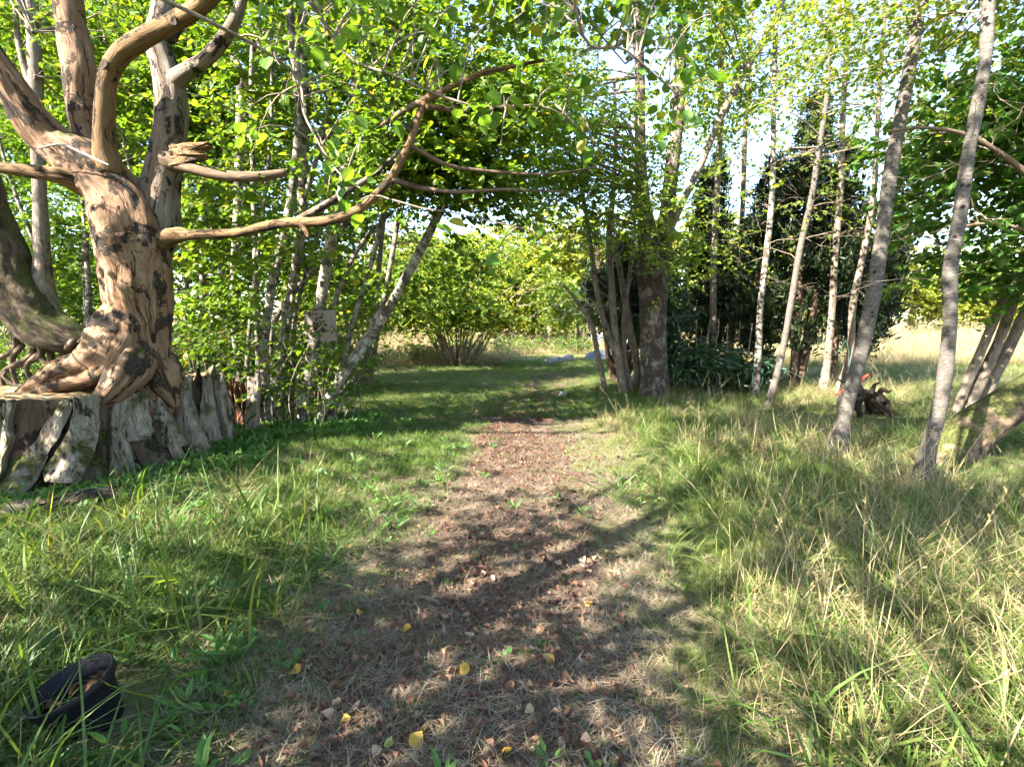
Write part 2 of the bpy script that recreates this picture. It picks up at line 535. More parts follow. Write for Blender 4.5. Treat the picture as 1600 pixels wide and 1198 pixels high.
# ------------------------------------------------------------------ crowns
def leaf_template(kind="ovate"):
    if kind == "ovate":   # two folded halves
        v = np.array([[0, 0, 0], [-.40, .30, .07], [-.38, .68, .05], [0, 1.06, -.12], [.38, .68, .05], [.40, .30, .07]])
        f = np.array([[0, 3, 2, 1], [0, 5, 4, 3]])
    elif kind == "lance":
        v = np.array([[0, 0, 0], [-.16, .4, .03], [-.10, .8, .0], [0, 1.1, -.1], [.10, .8, 0], [.16, .4, .03]])
        f = np.array([[0, 3, 2, 1], [0, 5, 4, 3]])
    elif kind == "needle":
        v = np.array([[0, 0, 0], [-.13, .45, 0], [0, 1.0, -.05], [.13, .45, .03]])
        f = np.array([[0, 2, 1], [0, 3, 2]])
    else:                  # small diamond
        v = np.array([[0, 0, 0], [-.42, .45, .06], [0, 1.0, -.08], [.42, .45, .06]])
        f = np.array([[0, 2, 1], [0, 3, 2]])
    return v, f

def rot_from(yaw, pitch, roll):
    """batch rotation: leaf +Y axis -> yaw about z, pitch up/down, roll about own axis"""
    cy, sy = np.cos(yaw), np.sin(yaw); cp, sp = np.cos(pitch), np.sin(pitch); cr, sr = np.cos(roll), np.sin(roll)
    Y = np.stack([-sy * cp, cy * cp, sp], -1)
    X0 = np.stack([cy, sy, np.zeros_like(cy)], -1)
    Z0 = np.cross(X0, Y)
    X = X0 * cr[:, None] + Z0 * sr[:, None]
    Z = np.cross(X, Y)
    return np.stack([X, Y, Z], -1)

def leaves_mesh(name, pos, yaw, pitch, roll, size, kind, mat, base):
    v, f = leaf_template(kind)
    R = rot_from(yaw, pitch, roll)
    V = np.einsum('nij,kj->nki', R, v) * size[:, None, None] + pos[:, None, :]
    n, k = len(pos), len(v)
    F = (np.arange(n)[:, None, None] * k + f[None]).reshape(-1, f.shape[1])
    return mesh_from(name, V.reshape(-1, 3) - base, [F], [mat])

def sprays(T, A, length, nleaf, size, droop=.25, plane=.35):
    """leaves along twigs starting at T heading A (azimuth)."""
    n = len(T)
    L = length * rng.uniform(.6, 1.25, n)
    el = rng.normal(-.05, .35, n)
    s = (np.arange(nleaf) + .6) / nleaf
    S = s[None] * L[:, None]
    dirx, diry = -np.sin(A), np.cos(A)
    pos = np.zeros((n, nleaf, 3))
    pos[:, :, 0] = T[:, 0:1] + dirx[:, None] * S * np.cos(el)[:, None]
    pos[:, :, 1] = T[:, 1:2] + diry[:, None] * S * np.cos(el)[:, None]
    pos[:, :, 2] = T[:, 2:3] + np.sin(el)[:, None] * S - droop * (S ** 2)
    side = np.where(np.arange(nleaf) % 2 == 0, 1, -1)[None]
    yaw = A[:, None] + side * rng.normal(1.0, .35, (n, nleaf))
    yaw[:, -1] = A
    pitch = rng.normal(-.35, plane, (n, nleaf))
    roll = rng.normal(0, plane * 1.2, (n, nleaf))
    sz = size * rng.uniform(.4, 1.3, (n, nleaf))
    tw = np.zeros((n, 4, 3)); q = np.linspace(0, 1, 4)[None] * L[:, None]
    tw[:, :, 0] = T[:, 0:1] + dirx[:, None] * q * np.cos(el)[:, None]
    tw[:, :, 1] = T[:, 1:2] + diry[:, None] * q * np.cos(el)[:, None]
    tw[:, :, 2] = T[:, 2:3] + np.sin(el)[:, None] * q - droop * q ** 2
    pos = pos + rng.normal(0, .012, pos.shape)
    return pos.reshape(-1, 3), yaw.ravel(), pitch.ravel(), roll.ravel(), sz.ravel(), tw

def ell_points(ells, n, thr=.42, freq=.9, seed=0, shell=.6):
    w = np.array([e[3] * e[4] * e[5] * (e[6] if len(e) > 6 else 1) for e in ells]); w = w / w.sum()
    out = []
    got = 0
    while got < n:
        k = rng.choice(len(ells), size=n * 3, p=w)
        E = np.array([e[:6] for e in ells])[k]
        d = rng.normal(size=(n * 3, 3)); d /= np.linalg.norm(d, axis=1, keepdims=True)
        r = rng.uniform(0, 1, (n * 3, 1)) ** (shell)
        p = E[:, :3] + d * r * E[:, 3:6]
        keep = (fbm(p * freq, seed, 2) > thr) & (p[:, 2] > hz(0, 0) + .15)
        p = p[keep]
        out.append(p); got += len(p)
        if len(out) > 12: break
    return np.concatenate(out)[:n]

def nearest_nodes(T, nodes):
    """for each target pick a nearby stem node, preferring lower ones"""
    idx = np.zeros(len(T), int)
    for i0 in range(0, len(T), 2000):
        d = T[i0:i0 + 2000, None, :] - nodes[None, :, :3]
        dist = np.linalg.norm(d, axis=2) + np.clip(-d[:, :, 2], 0, None) * 1.5 + rng.uniform(0, .35, (d.shape[0], len(nodes)))
        idx[i0:i0 + 2000] = np.argmin(dist, axis=1)
    return idx

def add_crown(parent, nodes, ells, n, leaf="small", size=.07, nleaf=12, length=.5, mat="forest", thr=.42, freq=.9,
              nbranch=60, bmat="twig", brad=.018, twigs=True, seed=0, droop=.25, shell=.6, clip=None, plane=.4):
    base = base_of(parent)
    T = ell_points(ells, n, thr, freq, seed, shell)
    if clip is not None:
        T = T[clip(T)]
    c = nodes[nearest_nodes(T, nodes)][:, :3]
    out = T - c
    A = np.arctan2(-out[:, 0], out[:, 1]) + rng.normal(0, .7, len(T))
    pos, yaw, pitch, roll, sz, tw = sprays(T, A, length, nleaf, size, droop, plane)
    tag(link("crown", leaves_mesh("crown", pos, yaw, pitch, roll, sz, leaf, MAT[mat], base), parent), kind="stuff")
    # branches: from the stem to every few sprays
    nb = min(nbranch, len(T))
    pick = rng.choice(len(T), nb, replace=False)
    t = np.linspace(0, 1, 8)[None, :, None]
    c0 = c[pick][:, None, :]; T0 = T[pick][:, None, :]
    B = c0 * (1 - t) + T0 * t
    ln = np.linalg.norm(T0 - c0, axis=2)
    B[:, :, 2] += np.sin(t[..., 0] * math.pi) * ln * rng.uniform(-.06, .16, (nb, 1))
    wig = np.cumsum(rng.normal(0, .035, (nb, 8, 3)), axis=1) * t * ln[..., None] * .6
    B += wig
    RR = brad * (1 - .8 * t[..., 0]) * np.clip(ln, .4, 3) / 1.5
    V, F, bark, _ = tubes(B, RR, 5)
    Vs, Fs, Bs = [V], list(F), [bark]
    if twigs:
        k = rng.choice(len(tw), min(len(tw), 1500 if base[1] < 9 else 600), replace=False)
        V2, F2, b2, _ = tubes(tw[k], np.broadcast_to(np.array([.004, .0035, .003, .0015]), (len(k), 4)), 3)
        Fs += [f + len(V) for f in F2]
        Vs.append(V2); Bs.append(b2)
    br_ = link("branches", mesh_from("branches", np.concatenate(Vs) - base, Fs, [MAT[bmat]], {"bark": np.concatenate(Bs)}, smooth=True), parent)
    tag(br_, kind="stuff")
    return T

def stem_nodes(*stems):
    return np.concatenate([catmull(s, 5) for s in stems])

def simple_tree(name, label, cat, x, y, h, ells, n, r=.12, lean=(0, 0), nstem=1, trunk_mat="bark", group=None, **kw):
    """tree with procedural stems from the ground to the crown top"""
    z = hz(x, y) - .05
    t = thing(name, label, cat, (x, y, z), group)
    st = []
    for k in range(nstem):
        a = rng.uniform(0, 6.28); sp = 0 if nstem == 1 else rng.uniform(.1, .3)
        fan = 0 if nstem == 1 else rng.uniform(.08, .22) * h
        pts = []
        for s in np.linspace(0, 1, 6):
            pts.append([x + math.cos(a) * (sp + fan * s) + lean[0] * s ** 1.3 + rng.normal(0, .03) * h * .25 * s,
                        y + math.sin(a) * (sp + fan * s) + lean[1] * s ** 1.3 + rng.normal(0, .03) * h * .25 * s,
                        z + h * .92 * s, max(r * (1 - .85 * s) * (1 if k == 0 else rng.uniform(.5, .95)), .012)])
        pts[0][3] *= 1.35
        add_limb("trunk", pts, MAT[trunk_mat], t, n=10, per=4, lump=.12)
        st.append(np.array(pts))
    nodes = stem_nodes(*st)
    add_crown(t, nodes[len(nodes) // 8:], ells, n, **kw)
    return t

# ------------------------------------------------------------------ stumps
MAT["stump"] = wood_mat("weathered_stump_wood", [(.03, .022, .016), (.085, .064, .045), (.16, .13, .10)], (.06, .03, .016), (.03, .024, .018), .45, .30, 55, .5, 4.0)
MAT["slab"] = wood_mat("grey_bark_slab", [(.045, .034, .025), (.13, .105, .08), (.24, .21, .175), (.33, .30, .265)], (.10, .068, .042), (.06, .05, .037), .385, .34, 50, .47, 4.0)
MAT["rot"] = wood_mat("red_rotten_wood", [(.06, .028, .018), (.17, .075, .045), (.28, .16, .105)], (.10, .035, .02), (.03, .02, .015), .4, .05, 55)
def top_mat():
    m, nt, out = new_mat("stump_cut_top")
    v = geo_pos(nt)
    n = noise(nt, v, 14, 5, .7)
    col = ramp(nt, n, [(.3, (.10, .06, .03)), (.5, (.25, .17, .085)), (.7, (.38, .3, .2))])
    col, mf = moss_mix(nt, col, .36, v, False)
    principled(nt, out, col, .95, bump(nt, n, .8, .03), .1)
    return m
MAT["top"] = top_mat()

def stump(name, label, cx, cy, rt, rb, h, slabs, seed, jag=.03, ang0=-150, ang1=50):
    z0 = hz(cx, cy) - .12
    t = thing(name, label, "stump", (cx, cy, z0))
    nth, nz = 110, 16
    th = np.linspace(0, 2 * math.pi, nth, endpoint=False)
    ph = rng.uniform(0, 6, 4)
    def rad(TH, s):
        fl = .055 * np.sin(6 * TH + ph[0]) + .04 * np.sin(11 * TH + ph[1] + s) + .025 * np.sin(23 * TH + ph[2])
        R = rt + (rb - rt) * (1 - s) ** 1.8
        return R * (1 + fl * (1.5 - .8 * s))
    s = np.linspace(0, 1, nz)
    S, TH = np.meshgrid(s, th, indexing='ij')
    R = rad(TH, S)
    topj = (fbm(np.stack([np.cos(th) * 5, np.sin(th) * 5, th * 0], -1), seed) - .5) * 2 * jag
    Z = S * (h + .12 + topj[None, :])
    q = np.stack([np.cos(TH).ravel() * 9, np.sin(TH).ravel() * 9, Z.ravel() * 1.2], -1)
    R = R + ((fbm(q, seed + 3) - .5) * .12 * rt).reshape(R.shape)
    V = np.stack([np.cos(TH) * R, np.sin(TH) * R, Z], -1).reshape(-1, 3)
    i = np.arange(nz * nth).reshape(nz, nth)
    F = np.stack([i[:-1], np.roll(i[:-1], -1, 1), np.roll(i[1:], -1, 1), i[1:]], -1).reshape(-1, 4)
    bark = np.stack([np.cos(TH) * rt, np.sin(TH) * rt, Z], -1).reshape(-1, 3)
    V[:, :2] *= .955
    link("body", mesh_from("body", V, [F], [MAT["stump"]], {"bark": bark}, smooth=True), t)
    # cut top: rings of the same outline with a rough surface
    rr = np.linspace(1, 0, 14)
    VT, FT = [], []
    Rt = R[-1]; Zt = Z[-1]
    for a in rr:
        x = np.cos(th) * Rt * a * .954; y = np.sin(th) * Rt * a * .954
        zz = Zt * (a ** 2) + (1 - a ** 2) * (h + .12) + (fbm(np.stack([x * 4, y * 4, x * 0], -1), seed + 8) - .5) * .10 * (1 - a ** 8)
        VT.append(np.stack([x, y, zz], -1))
    VT = np.concatenate(VT)
    i = np.arange(14 * nth).reshape(14, nth)
    FT = np.stack([i[:-1], np.roll(i[:-1], -1, 1), np.roll(i[1:], -1, 1), i[1:]], -1).reshape(-1, 4)
    link("cut_top", mesh_from("cut_top", VT, [FT], [MAT["top"]], smooth=True), t)
    # vertical slabs of old bark and sapwood standing proud of the body
    a = math.radians(ang0)
    k = 0
    while a < math.radians(ang1):
        w = (rng.uniform(.05, .12) if rng.random() < .5 else rng.uniform(.14, .26)) / rt * (1 if rt > .6 else .7)
        if k >= slabs: break
        nw, nh = 12, 18
        u = np.linspace(0, 1, nw); v = np.linspace(0, 1, nh)
        lo = rng.uniform(0, .22) if rng.random() < .6 else rng.uniform(.2, .5)
        hi = rng.uniform(.95, 1.03)
        lean = rng.normal(.10, .12)
        gap = rng.uniform(-.03, .05)
        Vv, U = np.meshgrid(v, u, indexing='ij')
        wv = np.interp(v, [0, .15, .8, 1], [rng.uniform(.5, 1.1), 1.05, rng.uniform(.75, 1), rng.uniform(.5, .95)])[:, None]
        edge = (fbm(np.stack([v * 4, v * 0 + k, v * 0], -1), seed + 30) - .5)[:, None] * .35
        TH2 = a + (.5 + (U - .5 + edge) * wv) * w + lean * Vv
        SS = lo + (hi - lo) * Vv + (fbm(np.stack([U.ravel() * 5, U.ravel() * 0 + k, Vv.ravel()], -1), seed + 40).reshape(U.shape) - .5) * .08 * (Vv > .9)
        Rb = rad(TH2, np.clip(SS, 0, 1)) + rng.uniform(.0, .02)
        bulge = np.sin(U * math.pi) ** .5 * .012
        rough = (fbm(np.stack([TH2.ravel() * rt * 16, SS.ravel() * 1.6, TH2.ravel() * 0 + k], -1), seed + 50, 4).reshape(U.shape) - .5) * .11
        Rf = Rb + .03 + bulge + rough + gap * Vv + rng.uniform(0, .05) * (1 - Vv) ** 2
        Zs = SS * (h + .12)
        fr = np.stack([np.cos(TH2) * Rf, np.sin(TH2) * Rf, Zs], -1).reshape(-1, 3)
        bk = np.stack([np.cos(TH2) * (Rb - .07), np.sin(TH2) * (Rb - .07), Zs], -1).reshape(-1, 3)
        i = np.arange(nw * nh).reshape(nh, nw); n0 = nw * nh
        Ff = np.stack([i[:-1, :-1], i[:-1, 1:], i[1:, 1:], i[1:, :-1]], -1).reshape(-1, 4)
        Fb = Ff[:, ::-1] + n0
        ring = np.concatenate([i[0, :], i[1:, -1], i[-1, -2::-1], i[-2:0:-1, 0]])
        Fr = np.stack([ring, ring + n0, np.roll(ring, -1) + n0, np.roll(ring, -1)], -1)
        bark = np.concatenate([fr, bk]); bark[:, 2] += k * 3.7
        link("bark_slab", mesh_from("bark_slab", np.concatenate([fr, bk]), [Ff, Fb, Fr], [MAT["slab"]], {"bark": bark}, smooth=True), t).data.set_sharp_from_angle(angle=math.radians(38))
        a += w * rng.uniform(.95, 1.5)
        k += 1
    return t

STX, STY = -4.95, 5.65
stump("cut_stump", "huge weathered cut stump with fluted grey sides under the dead tree", STX, STY, 1.03, 1.40, .80, 22, 5)
stump("broken_stump", "smaller grey broken stump leaning against the right side of the huge stump", -3.93, 6.35, .24, .37, .86, 11, 9, jag=.16, ang0=-140, ang1=40)

def board(name, label, cat, p0, p1, w, thick, mat, seed=0, parent=None, face=(0, -1, 0), taper=.7):
    """a split plank from p0 to p1 with rough edges"""
    p0 = np.array(p0, float); p1 = np.array(p1, float)
    ax = p1 - p0; L = np.linalg.norm(ax); ax /= L
    fc = np.array(face, float); sd = np.cross(ax, fc); sd /= np.linalg.norm(sd); fc = np.cross(sd, ax)
    nh = 14; v = np.linspace(0, 1, nh)
    ww = w * np.interp(v, [0, 1], [1, taper]) * (1 + (fbm(np.stack([v * 5, v * 0, v * 0], -1), seed) - .5) * .5)
    prof = np.array([[-.5, -.5], [-.2, -.62], [.2, -.55], [.5, -.5], [.5, .5], [0, .6], [-.5, .5]])
    VV = []
    for k in range(nh):
        jit = (vnoise(np.stack([prof[:, 0] * 3 + k * .7, prof[:, 1] * 3, prof[:, 0] * 0 + seed], -1), seed) - .5)
        c = p0 + ax * L * v[k]
        end = (jit * .10 * L * .4 if k in (0, nh - 1) else jit * 0)
        VV.append(c + sd[None] * (prof[:, :1] * ww[k]) - fc[None] * ((prof[:, 1:] + jit[:, None] * .5) * thick) + ax[None] * end[:, None])
    VV = np.concatenate(VV)
    m = len(prof)
    i = np.arange(nh * m).reshape(nh, m)
    F = np.stack([i[:-1], np.roll(i[:-1], -1, 1), np.roll(i[1:], -1, 1), i[1:]], -1).reshape(-1, 4)
    bark = np.stack([VV @ sd, VV @ fc, VV @ ax], -1)
    base = p0 if parent is None else base_of(parent)
    o = link(name, mesh_from(name, VV - base, [F, i[:1, ::-1], i[-1:]], [MAT[mat]], {"bark": bark}, smooth=False), parent)
    if parent is None:
        o.location = p0
        tag(o, label, cat)
    return o

board("leaning_plank", "grey split plank leaning between the huge stump and the broken stump", "plank", P(297, 748, 5.35), P(250, 650, 5.55), .13, .05, "slab", 3)
board("grey_post", "short flat grey post standing beside the pale alder stems", "post", G(392, 690) + [0, 0, -.05], P(398, 588, 7.0), .17, .09, "slab", 4, taper=.85)
t = thing("rotten_stump", "jagged red rotten stump between the broken stump and the grey post", "stump", (-3.95, 7.3, hz(-3.95, 7.3) - .05))
for k in range(16):
    a = rng.uniform(0, 6.28); r = rng.uniform(.02, .26)
    x, y = -3.95 + r * math.cos(a), 7.3 + r * math.sin(a) * .8
    board("splinter", None, None, (x, y, hz(x, y) - .05), (x + rng.normal(0, .03), y + rng.normal(0, .03), rng.uniform(.55, .92)), rng.uniform(.08, .16), rng.uniform(.04, .09), "rot", 60 + k, t, taper=rng.uniform(.1, .6))
# low rail lying in front of the stump
a0, a1 = G(-30, 842), G(182, 802)
t_ = np.linspace(0, 1, 6)
pts = [[*(a0 * (1 - s) + a1 * s), .065 + .01 * math.sin(9 * s)] for s in t_]
for p in pts: p[2] = hz(p[0], p[1]) + .10
o = thing("fallen_log", "thin weathered log lying in the grass before the huge stump", "log", pts[0][:3])
add_limb("log_body", pts, MAT["grey_dead"], o, n=12, lump=.15)

# ------------------------------------------------------------------ the dead tree on the stump
D0 = 5.6
dt = thing("dead_tree", "barkless dead tree with twisted tan and grey limbs growing on the huge stump", "tree", (*P(215, 600, D0)[:2], .82))
def dl(name, pts, mat="dead", **kw):
    kw.setdefault("n", 18); kw.setdefault("lump", .12)
    return add_limb(name, limb_px(pts, D0), MAT[mat], dt, **kw)
dl("trunk", [(236, 640, 46, .1), (236, 590, 42, .05), (232, 535, 38), (222, 475, 50), (212, 400, 58), (202, 350, 61), (182, 310, 54), (150, 275, 47), (120, 250, 42), (85, 225, 34), (50, 185, 29, -.1), (15, 130, 26, -.2), (-25, 70, 24, -.3)], n=64, per=15, lump=.17, ridge=.06, seed=2, grain=.13)
dl("root", [(222, 430, 18, .1), (217, 475, 42, .05), (206, 518, 52, -.05), (182, 552, 54, -.15), (145, 575, 45, -.22), (100, 588, 36, -.28), (62, 602, 24, -.3), (30, 616, 12, -.3)], n=44, per=12, lump=.2, ridge=.08, seed=4, grain=.15)
dl("root", [(228, 520, 30, .05), (208, 570, 42, -.22), (184, 602, 32, -.35), (160, 626, 20, -.4), (140, 645, 8, -.4)], n=36, per=12, lump=.2, ridge=.06, seed=5, grain=.15)
dl("root", [(232, 540, 24, .2), (255, 585, 34, .0), (268, 616, 18, 0), (274, 634, 8, 0)], "dead", n=14, lump=.2, seed=6)
dl("limb", [(225, 395, 44, .12), (243, 345, 40, .15), (250, 290, 31, .15), (262, 230, 27, .15), (268, 160, 25, .15), (258, 105, 22, .15), (247, 65, 20, .15), (254, 10, 17, .2), (262, -60, 15, .3)], "grey_dead", n=40, per=12, lump=.12, seed=7, grain=.10)
dl("limb", [(256, 150, 15, .2), (273, 128, 17, .12), (297, 108, 13, .02), (322, 92, 12, -.1), (350, 60, 11, -.15), (372, 20, 9, -.2), (384, -30, 7, -.2)], "grey_dead", n=14, seed=8)
dl("limb", [(172, 268, 26, -.1), (164, 230, 20, -.15), (163, 180, 16, -.2), (168, 125, 16, -.25), (186, 88, 17, -.3), (220, 62, 16, -.35), (265, 38, 15, -.4), (310, 12, 14, -.5), (352, -30, 12, -.6)], "tan", n=24, lump=.14, lump_f=4, seed=9, grain=.06)
dl("limb", [(160, 250, 28, .2), (140, 210, 24, .25), (128, 165, 24, .25), (124, 110, 25, .25), (114, 55, 24, .3), (106, 0, 22, .3), (100, -60, 20, .3)], "dead", n=40, per=12, lump=.16, seed=10, grain=.12)
dl("limb", [(135, 290, 24, -.1), (95, 275, 16, -.25), (50, 268, 13, -.3), (0, 262, 12, -.35), (-50, 250, 11, -.4)], "tan", n=14, lump=.16, seed=11)
dl("limb", [(262, 250, 22, .1), (285, 258, 13, .05), (312, 266, 9, 0), (345, 274, 9, 0), (400, 276, 8, 0), (446, 270, 6, .1)], "darkbranch", n=12, seed=12)
# broken, jagged stub
st = P(276, 240, D0 - .02)
for k in range(7):
    e = P(rng.uniform(296, 336), 228 + rng.uniform(-8, 22), D0 - .1 + rng.uniform(-.08, .08))
    s0 = P(268, 236 + rng.uniform(-14, 18), D0 + .02)
    board("broken_splinter", None, None, s0, e, rng.uniform(.07, .13), .05, "tan", 80 + k, dt, face=(0, -1, .2), taper=.12)
arch = [(205, 380, 22, .05), (245, 374, 23, -.02), (278, 370, 14, -.08), (310, 367, 10, -.15), (370, 361, 9.5, -.2), (440, 352, 9, -.25), (505, 346, 9, -.3), (555, 328, 8.5, -.35), (592, 303, 8, -.4), (615, 272, 8, -.4), (640, 222, 8, -.45), (655, 185, 7.5, -.45), (668, 155, 9, -.5), (700, 136, 6.5, -.5), (745, 120, 6, -.55), (790, 106, 5, -.6), (850, 92, 3.5, -.7)]
dl("limb", [(a_, b_ + 3 * math.sin(i_ * 2.1), r_ * (.95 - .02 * i_), d_) for i_, (a_, b_, r_, d_) in enumerate(arch)], "tan", n=14, per=6, lump=.3, lump_f=5, seed=13)
dl("branch", [(455, 351, 7, -.25), (500, 325, 6, -.2), (545, 298, 5, -.1), (590, 268, 4, 0), (625, 235, 3, .1)], "grey_dead", n=8, seed=14)
dl("branch", [(668, 156, 6, -.5), (640, 168, 4.5, -.4), (612, 185, 3.5, -.3), (590, 200, 2, -.2)], "darkbranch", n=8, seed=15)
dl("branch", [(668, 166, 5, -.5), (700, 172, 4, -.5), (735, 184, 2.5, -.5)], "tan", n=8, seed=16)
dl("branch", [(612, 280, 5, -.4), (650, 292, 4, -.3), (710, 300, 3, -.3), (790, 296, 2.2, -.3), (880, 300, 1.5, -.3)], "darkbranch", n=8, seed=17)
dl("branch", [(638, 226, 4, -.45), (700, 258, 3, -.3), (770, 268, 2.4, -.2), (850, 272, 1.8, -.2), (930, 262, 1.2, -.2)], "darkbranch", n=8, seed=18)
dl("peeled_strip", [(60, 232, 2, -.4), (95, 226, 2, -.42), (130, 240, 2, -.45), (170, 258, 1.5, -.5)], "paletwig", n=5, seed=19)
for pts in ([(470, 349, 6, -.28), (478, 362, 4, -.31), (482, 370, 2.5, -.32)], [(648, 205, 6, -.45), (636, 198, 4, -.48), (629, 191, 2, -.5)], [(263, 60, 12, .15), (280, 44, 8, .15), (290, 32, 5, .15)]):
    dl("stub", pts, "dead", n=9, lump=.25, seed=int(pts[0][0]))
# knot holes: a raised lip round a dark hollow
MAT["blackroot"] = bark_mat("black_root_wood", [(.012, .009, .007), (.03, .022, .016), (.06, .045, .033)], (.008, .006, .005), .42, .3, .05, bump_s=1.0)
MAT["hole"] = bark_mat("hollow_dark_wood", [(.02, .013, .01), (.03, .02, .014), (.045, .03, .02)], (.01, .008, .006), .4, .3)
def knot(px, py, d, r, nrm=(0, -1, 0)):
    c = P(px, py, d); n = np.array(nrm, float); n /= np.linalg.norm(n)
    a = np.cross(n, [0, 0, 1.]); a /= np.linalg.norm(a); b = np.cross(n, a)
    th = np.linspace(0, 2 * math.pi, 14, endpoint=False)
    rings = [(1.25, -.25), (1.05, .03), (.9, .02), (.55, -.15), (.05, -.25)]
    V = np.concatenate([c + r * q * (np.cos(th)[:, None] * a + np.sin(th)[:, None] * b * 1.25) * (1 + .15 * np.sin(th * 3 + px))[:, None] + n * r * z for q, z in rings])
    i = np.arange(len(V)).reshape(len(rings), 14)
    F = np.stack([i[:-1], np.roll(i[:-1], -1, 1), np.roll(i[1:], -1, 1), i[1:]], -1).reshape(-1, 4)
    link("knot_hole", mesh_from("knot_hole", V - base_of(dt), [F], [MAT["hole"]], {"bark": V}, smooth=True), dt)
for a in [(162, 100, 5.22, .035, (-.3, -1, .1)), (271, 33, 5.08, .03, (-.1, -1, -.1)), (262, 205, 5.6, .018), (250, 200, 5.6, .016), (246, 265, 5.55, .022), (243, 295, 5.52, .02), (253, 240, 5.57, .017), (266, 238, 5.57, .014), (160, 320, 5.3, .012), (170, 322, 5.28, .012), (185, 324, 5.26, .012)]:
    knot(*a)

# ------------------------------------------------------------------ mossy tree behind, left edge
DM = 7.8
mt = thing("mossy_tree", "dark mossy tree bending low behind the dead tree at the left edge", "tree", (*P(60, 560, DM)[:2], 0))
add_limb("trunk", limb_px([(175, 560, 12, .2), (140, 538, 26, .1), (100, 525, 36), (60, 505, 44), (28, 455, 46), (5, 390, 40), (-20, 320, 34), (-40, 240, 30)], DM), MAT["mossy"], mt, n=40, per=10, lump=.2, grain=.15)
add_limb("trunk", limb_px([(82, 510, 26, .1), (68, 460, 22, .1), (66, 400, 15, .1), (62, 300, 12, .1), (58, 200, 11, .1), (56, 120, 12, .1), (52, 50, 11, .1), (48, -40, 9, .1)], DM), MAT["bark"], mt, n=14, lump=.1)
add_limb("limb", limb_px([(58, 150, 9, .1), (40, 110, 6, .1), (28, 60, 5, .1), (24, 10, 4, .1)], DM), MAT["bark"], mt, n=10)
for k in range(11):
    x0 = rng.uniform(15, 150)
    y0 = 530 + rng.uniform(-8, 12)
    add_limb("root", limb_px([(x0, y0, 7, rng.uniform(-.3, .3)), (x0 + rng.normal(-8, 12), y0 + 22, 6, 0), (x0 + rng.normal(-12, 22), y0 + 50, 5, 0), (x0 + rng.normal(-10, 28), y0 + 92, 4, .1)], DM), MAT["darkbranch"], mt, n=7, per=4)
nodes = limb_px([(62, 300, 12), (56, 120, 12), (52, 50, 11), (5, 390, 20), (-40, 240, 20)], DM)
add_crown(mt, nodes, [(*P(60, 60, DM + .6), 1.8, 1.2, 1.6), (*P(-60, 330, DM + .8), 1.0, .8, 1.5)], 420, leaf="ovate", size=.085, nleaf=12, length=.5, mat="hazel", nbranch=40, seed=41)

# ------------------------------------------------------------------ alder clump left of the path
DA = 7.5
at = thing("alder_clump", "pale barked alder clump with leaning stems left of the path carrying the metal plate", "tree", (*G(455, 690)[:2], 0))
A_ST = [
    [(408, 690, 11), (410, 620, 10), (413, 540, 9.5), (428, 450, 9), (445, 350, 8.5), (462, 240, 8), (468, 150, 9), (455, 50, 8), (445, -60, 7)],
    [(436, 692, 10, .4), (440, 600, 10, .4), (450, 500, 9, .4), (462, 400, 9, .4), (472, 280, 9, .4), (478, 180, 8, .4), (476, 80, 7, .4), (474, -60, 6, .4)],
    [(466, 694, 13), (476, 620, 12), (488, 540, 11.5), (505, 450, 11), (520, 370, 11), (540, 280, 11), (552, 190, 10, .1), (560, 100, 9, .2), (575, -10, 8, .3), (590, -80, 7, .3)],
    [(482, 696, 10, -.1), (505, 640, 10, -.1), (535, 590, 10, -.1), (575, 530, 9.5), (612, 470, 9), (655, 395, 9), (690, 325, 8, .1), (712, 255, 7, .1), (728, 180, 6, .2), (745, 80, 5, .2)],
    [(508, 694, 9, .1), (522, 630, 9, .1), (545, 575, 8, .1), (580, 520, 6.5, .1), (600, 470, 5.5, .2), (612, 400, 5, .2), (625, 300, 4, .3), (640, 200, 3, .3)],
    [(420, 688, 7, .8), (424, 600, 7, .8), (432, 500, 6, .8), (520, 380, 6, .9), (575, 280, 6, .9), (600, 180, 6, 1), (625, 80, 5, 1), (640, -40, 4, 1)],
    [(452, 690, 6, .6), (470, 610, 6, .6), (510, 500, 5, .6), (545, 420, 5, .7), (570, 370, 4, .7), (610, 330, 3, .8)],
    [(380, 685, 7, 1.0), (372, 600, 7, 1.0), (365, 480, 6, 1.0), (372, 330, 9, 1.0), (378, 180, 9, 1.0), (372, 110, 8, 1.0), (350, 70, 5, 1.0), (330, 20, 4, 1.0)],
    [(376, 140, 6, 1.0), (395, 110, 5, 1.0), (420, 100, 4, 1.0), (450, 90, 3, .9)],
    [(424, 690, 6, .2), (430, 600, 6, .2), (452, 480, 5, .3), (470, 350, 5, .3), (500, 220, 4, .3), (520, 100, 4, .3), (530, -40, 3, .3)],
    [(496, 694, 6, .3), (520, 610, 6, .3), (555, 500, 5, .3), (590, 400, 5, .4), (615, 300, 4, .4), (660, 200, 3, .4), (690, 110, 2, .4)],
    [(448, 692, 5, .5), (458, 600, 5, .5), (466, 480, 4, .5), (500, 330, 4, .5), (512, 200, 4, .5), (505, 60, 3, .5)],
    [(396, 688, 5, .5), (390, 600, 5, .5), (396, 480, 4, .5), (410, 330, 4, .5), (425, 200, 4, .5), (420, 40, 3, .5)],
]
stems = []
for k, s in enumerate(A_ST):
    w = limb_px(s, DA)
    w[0, 2] = min(w[0, 2], -.02)
    w[:, 3] *= .8
    w[1:, :2] += rng.normal(0, .025, (len(w) - 1, 2))
    add_limb("stem", w, MAT["alder"], at, n=12, per=6, lump=.1, seed=20 + k)
    stems.append(w)
anodes = stem_nodes(*stems)
hi = anodes[anodes[:, 2] > 1.4]
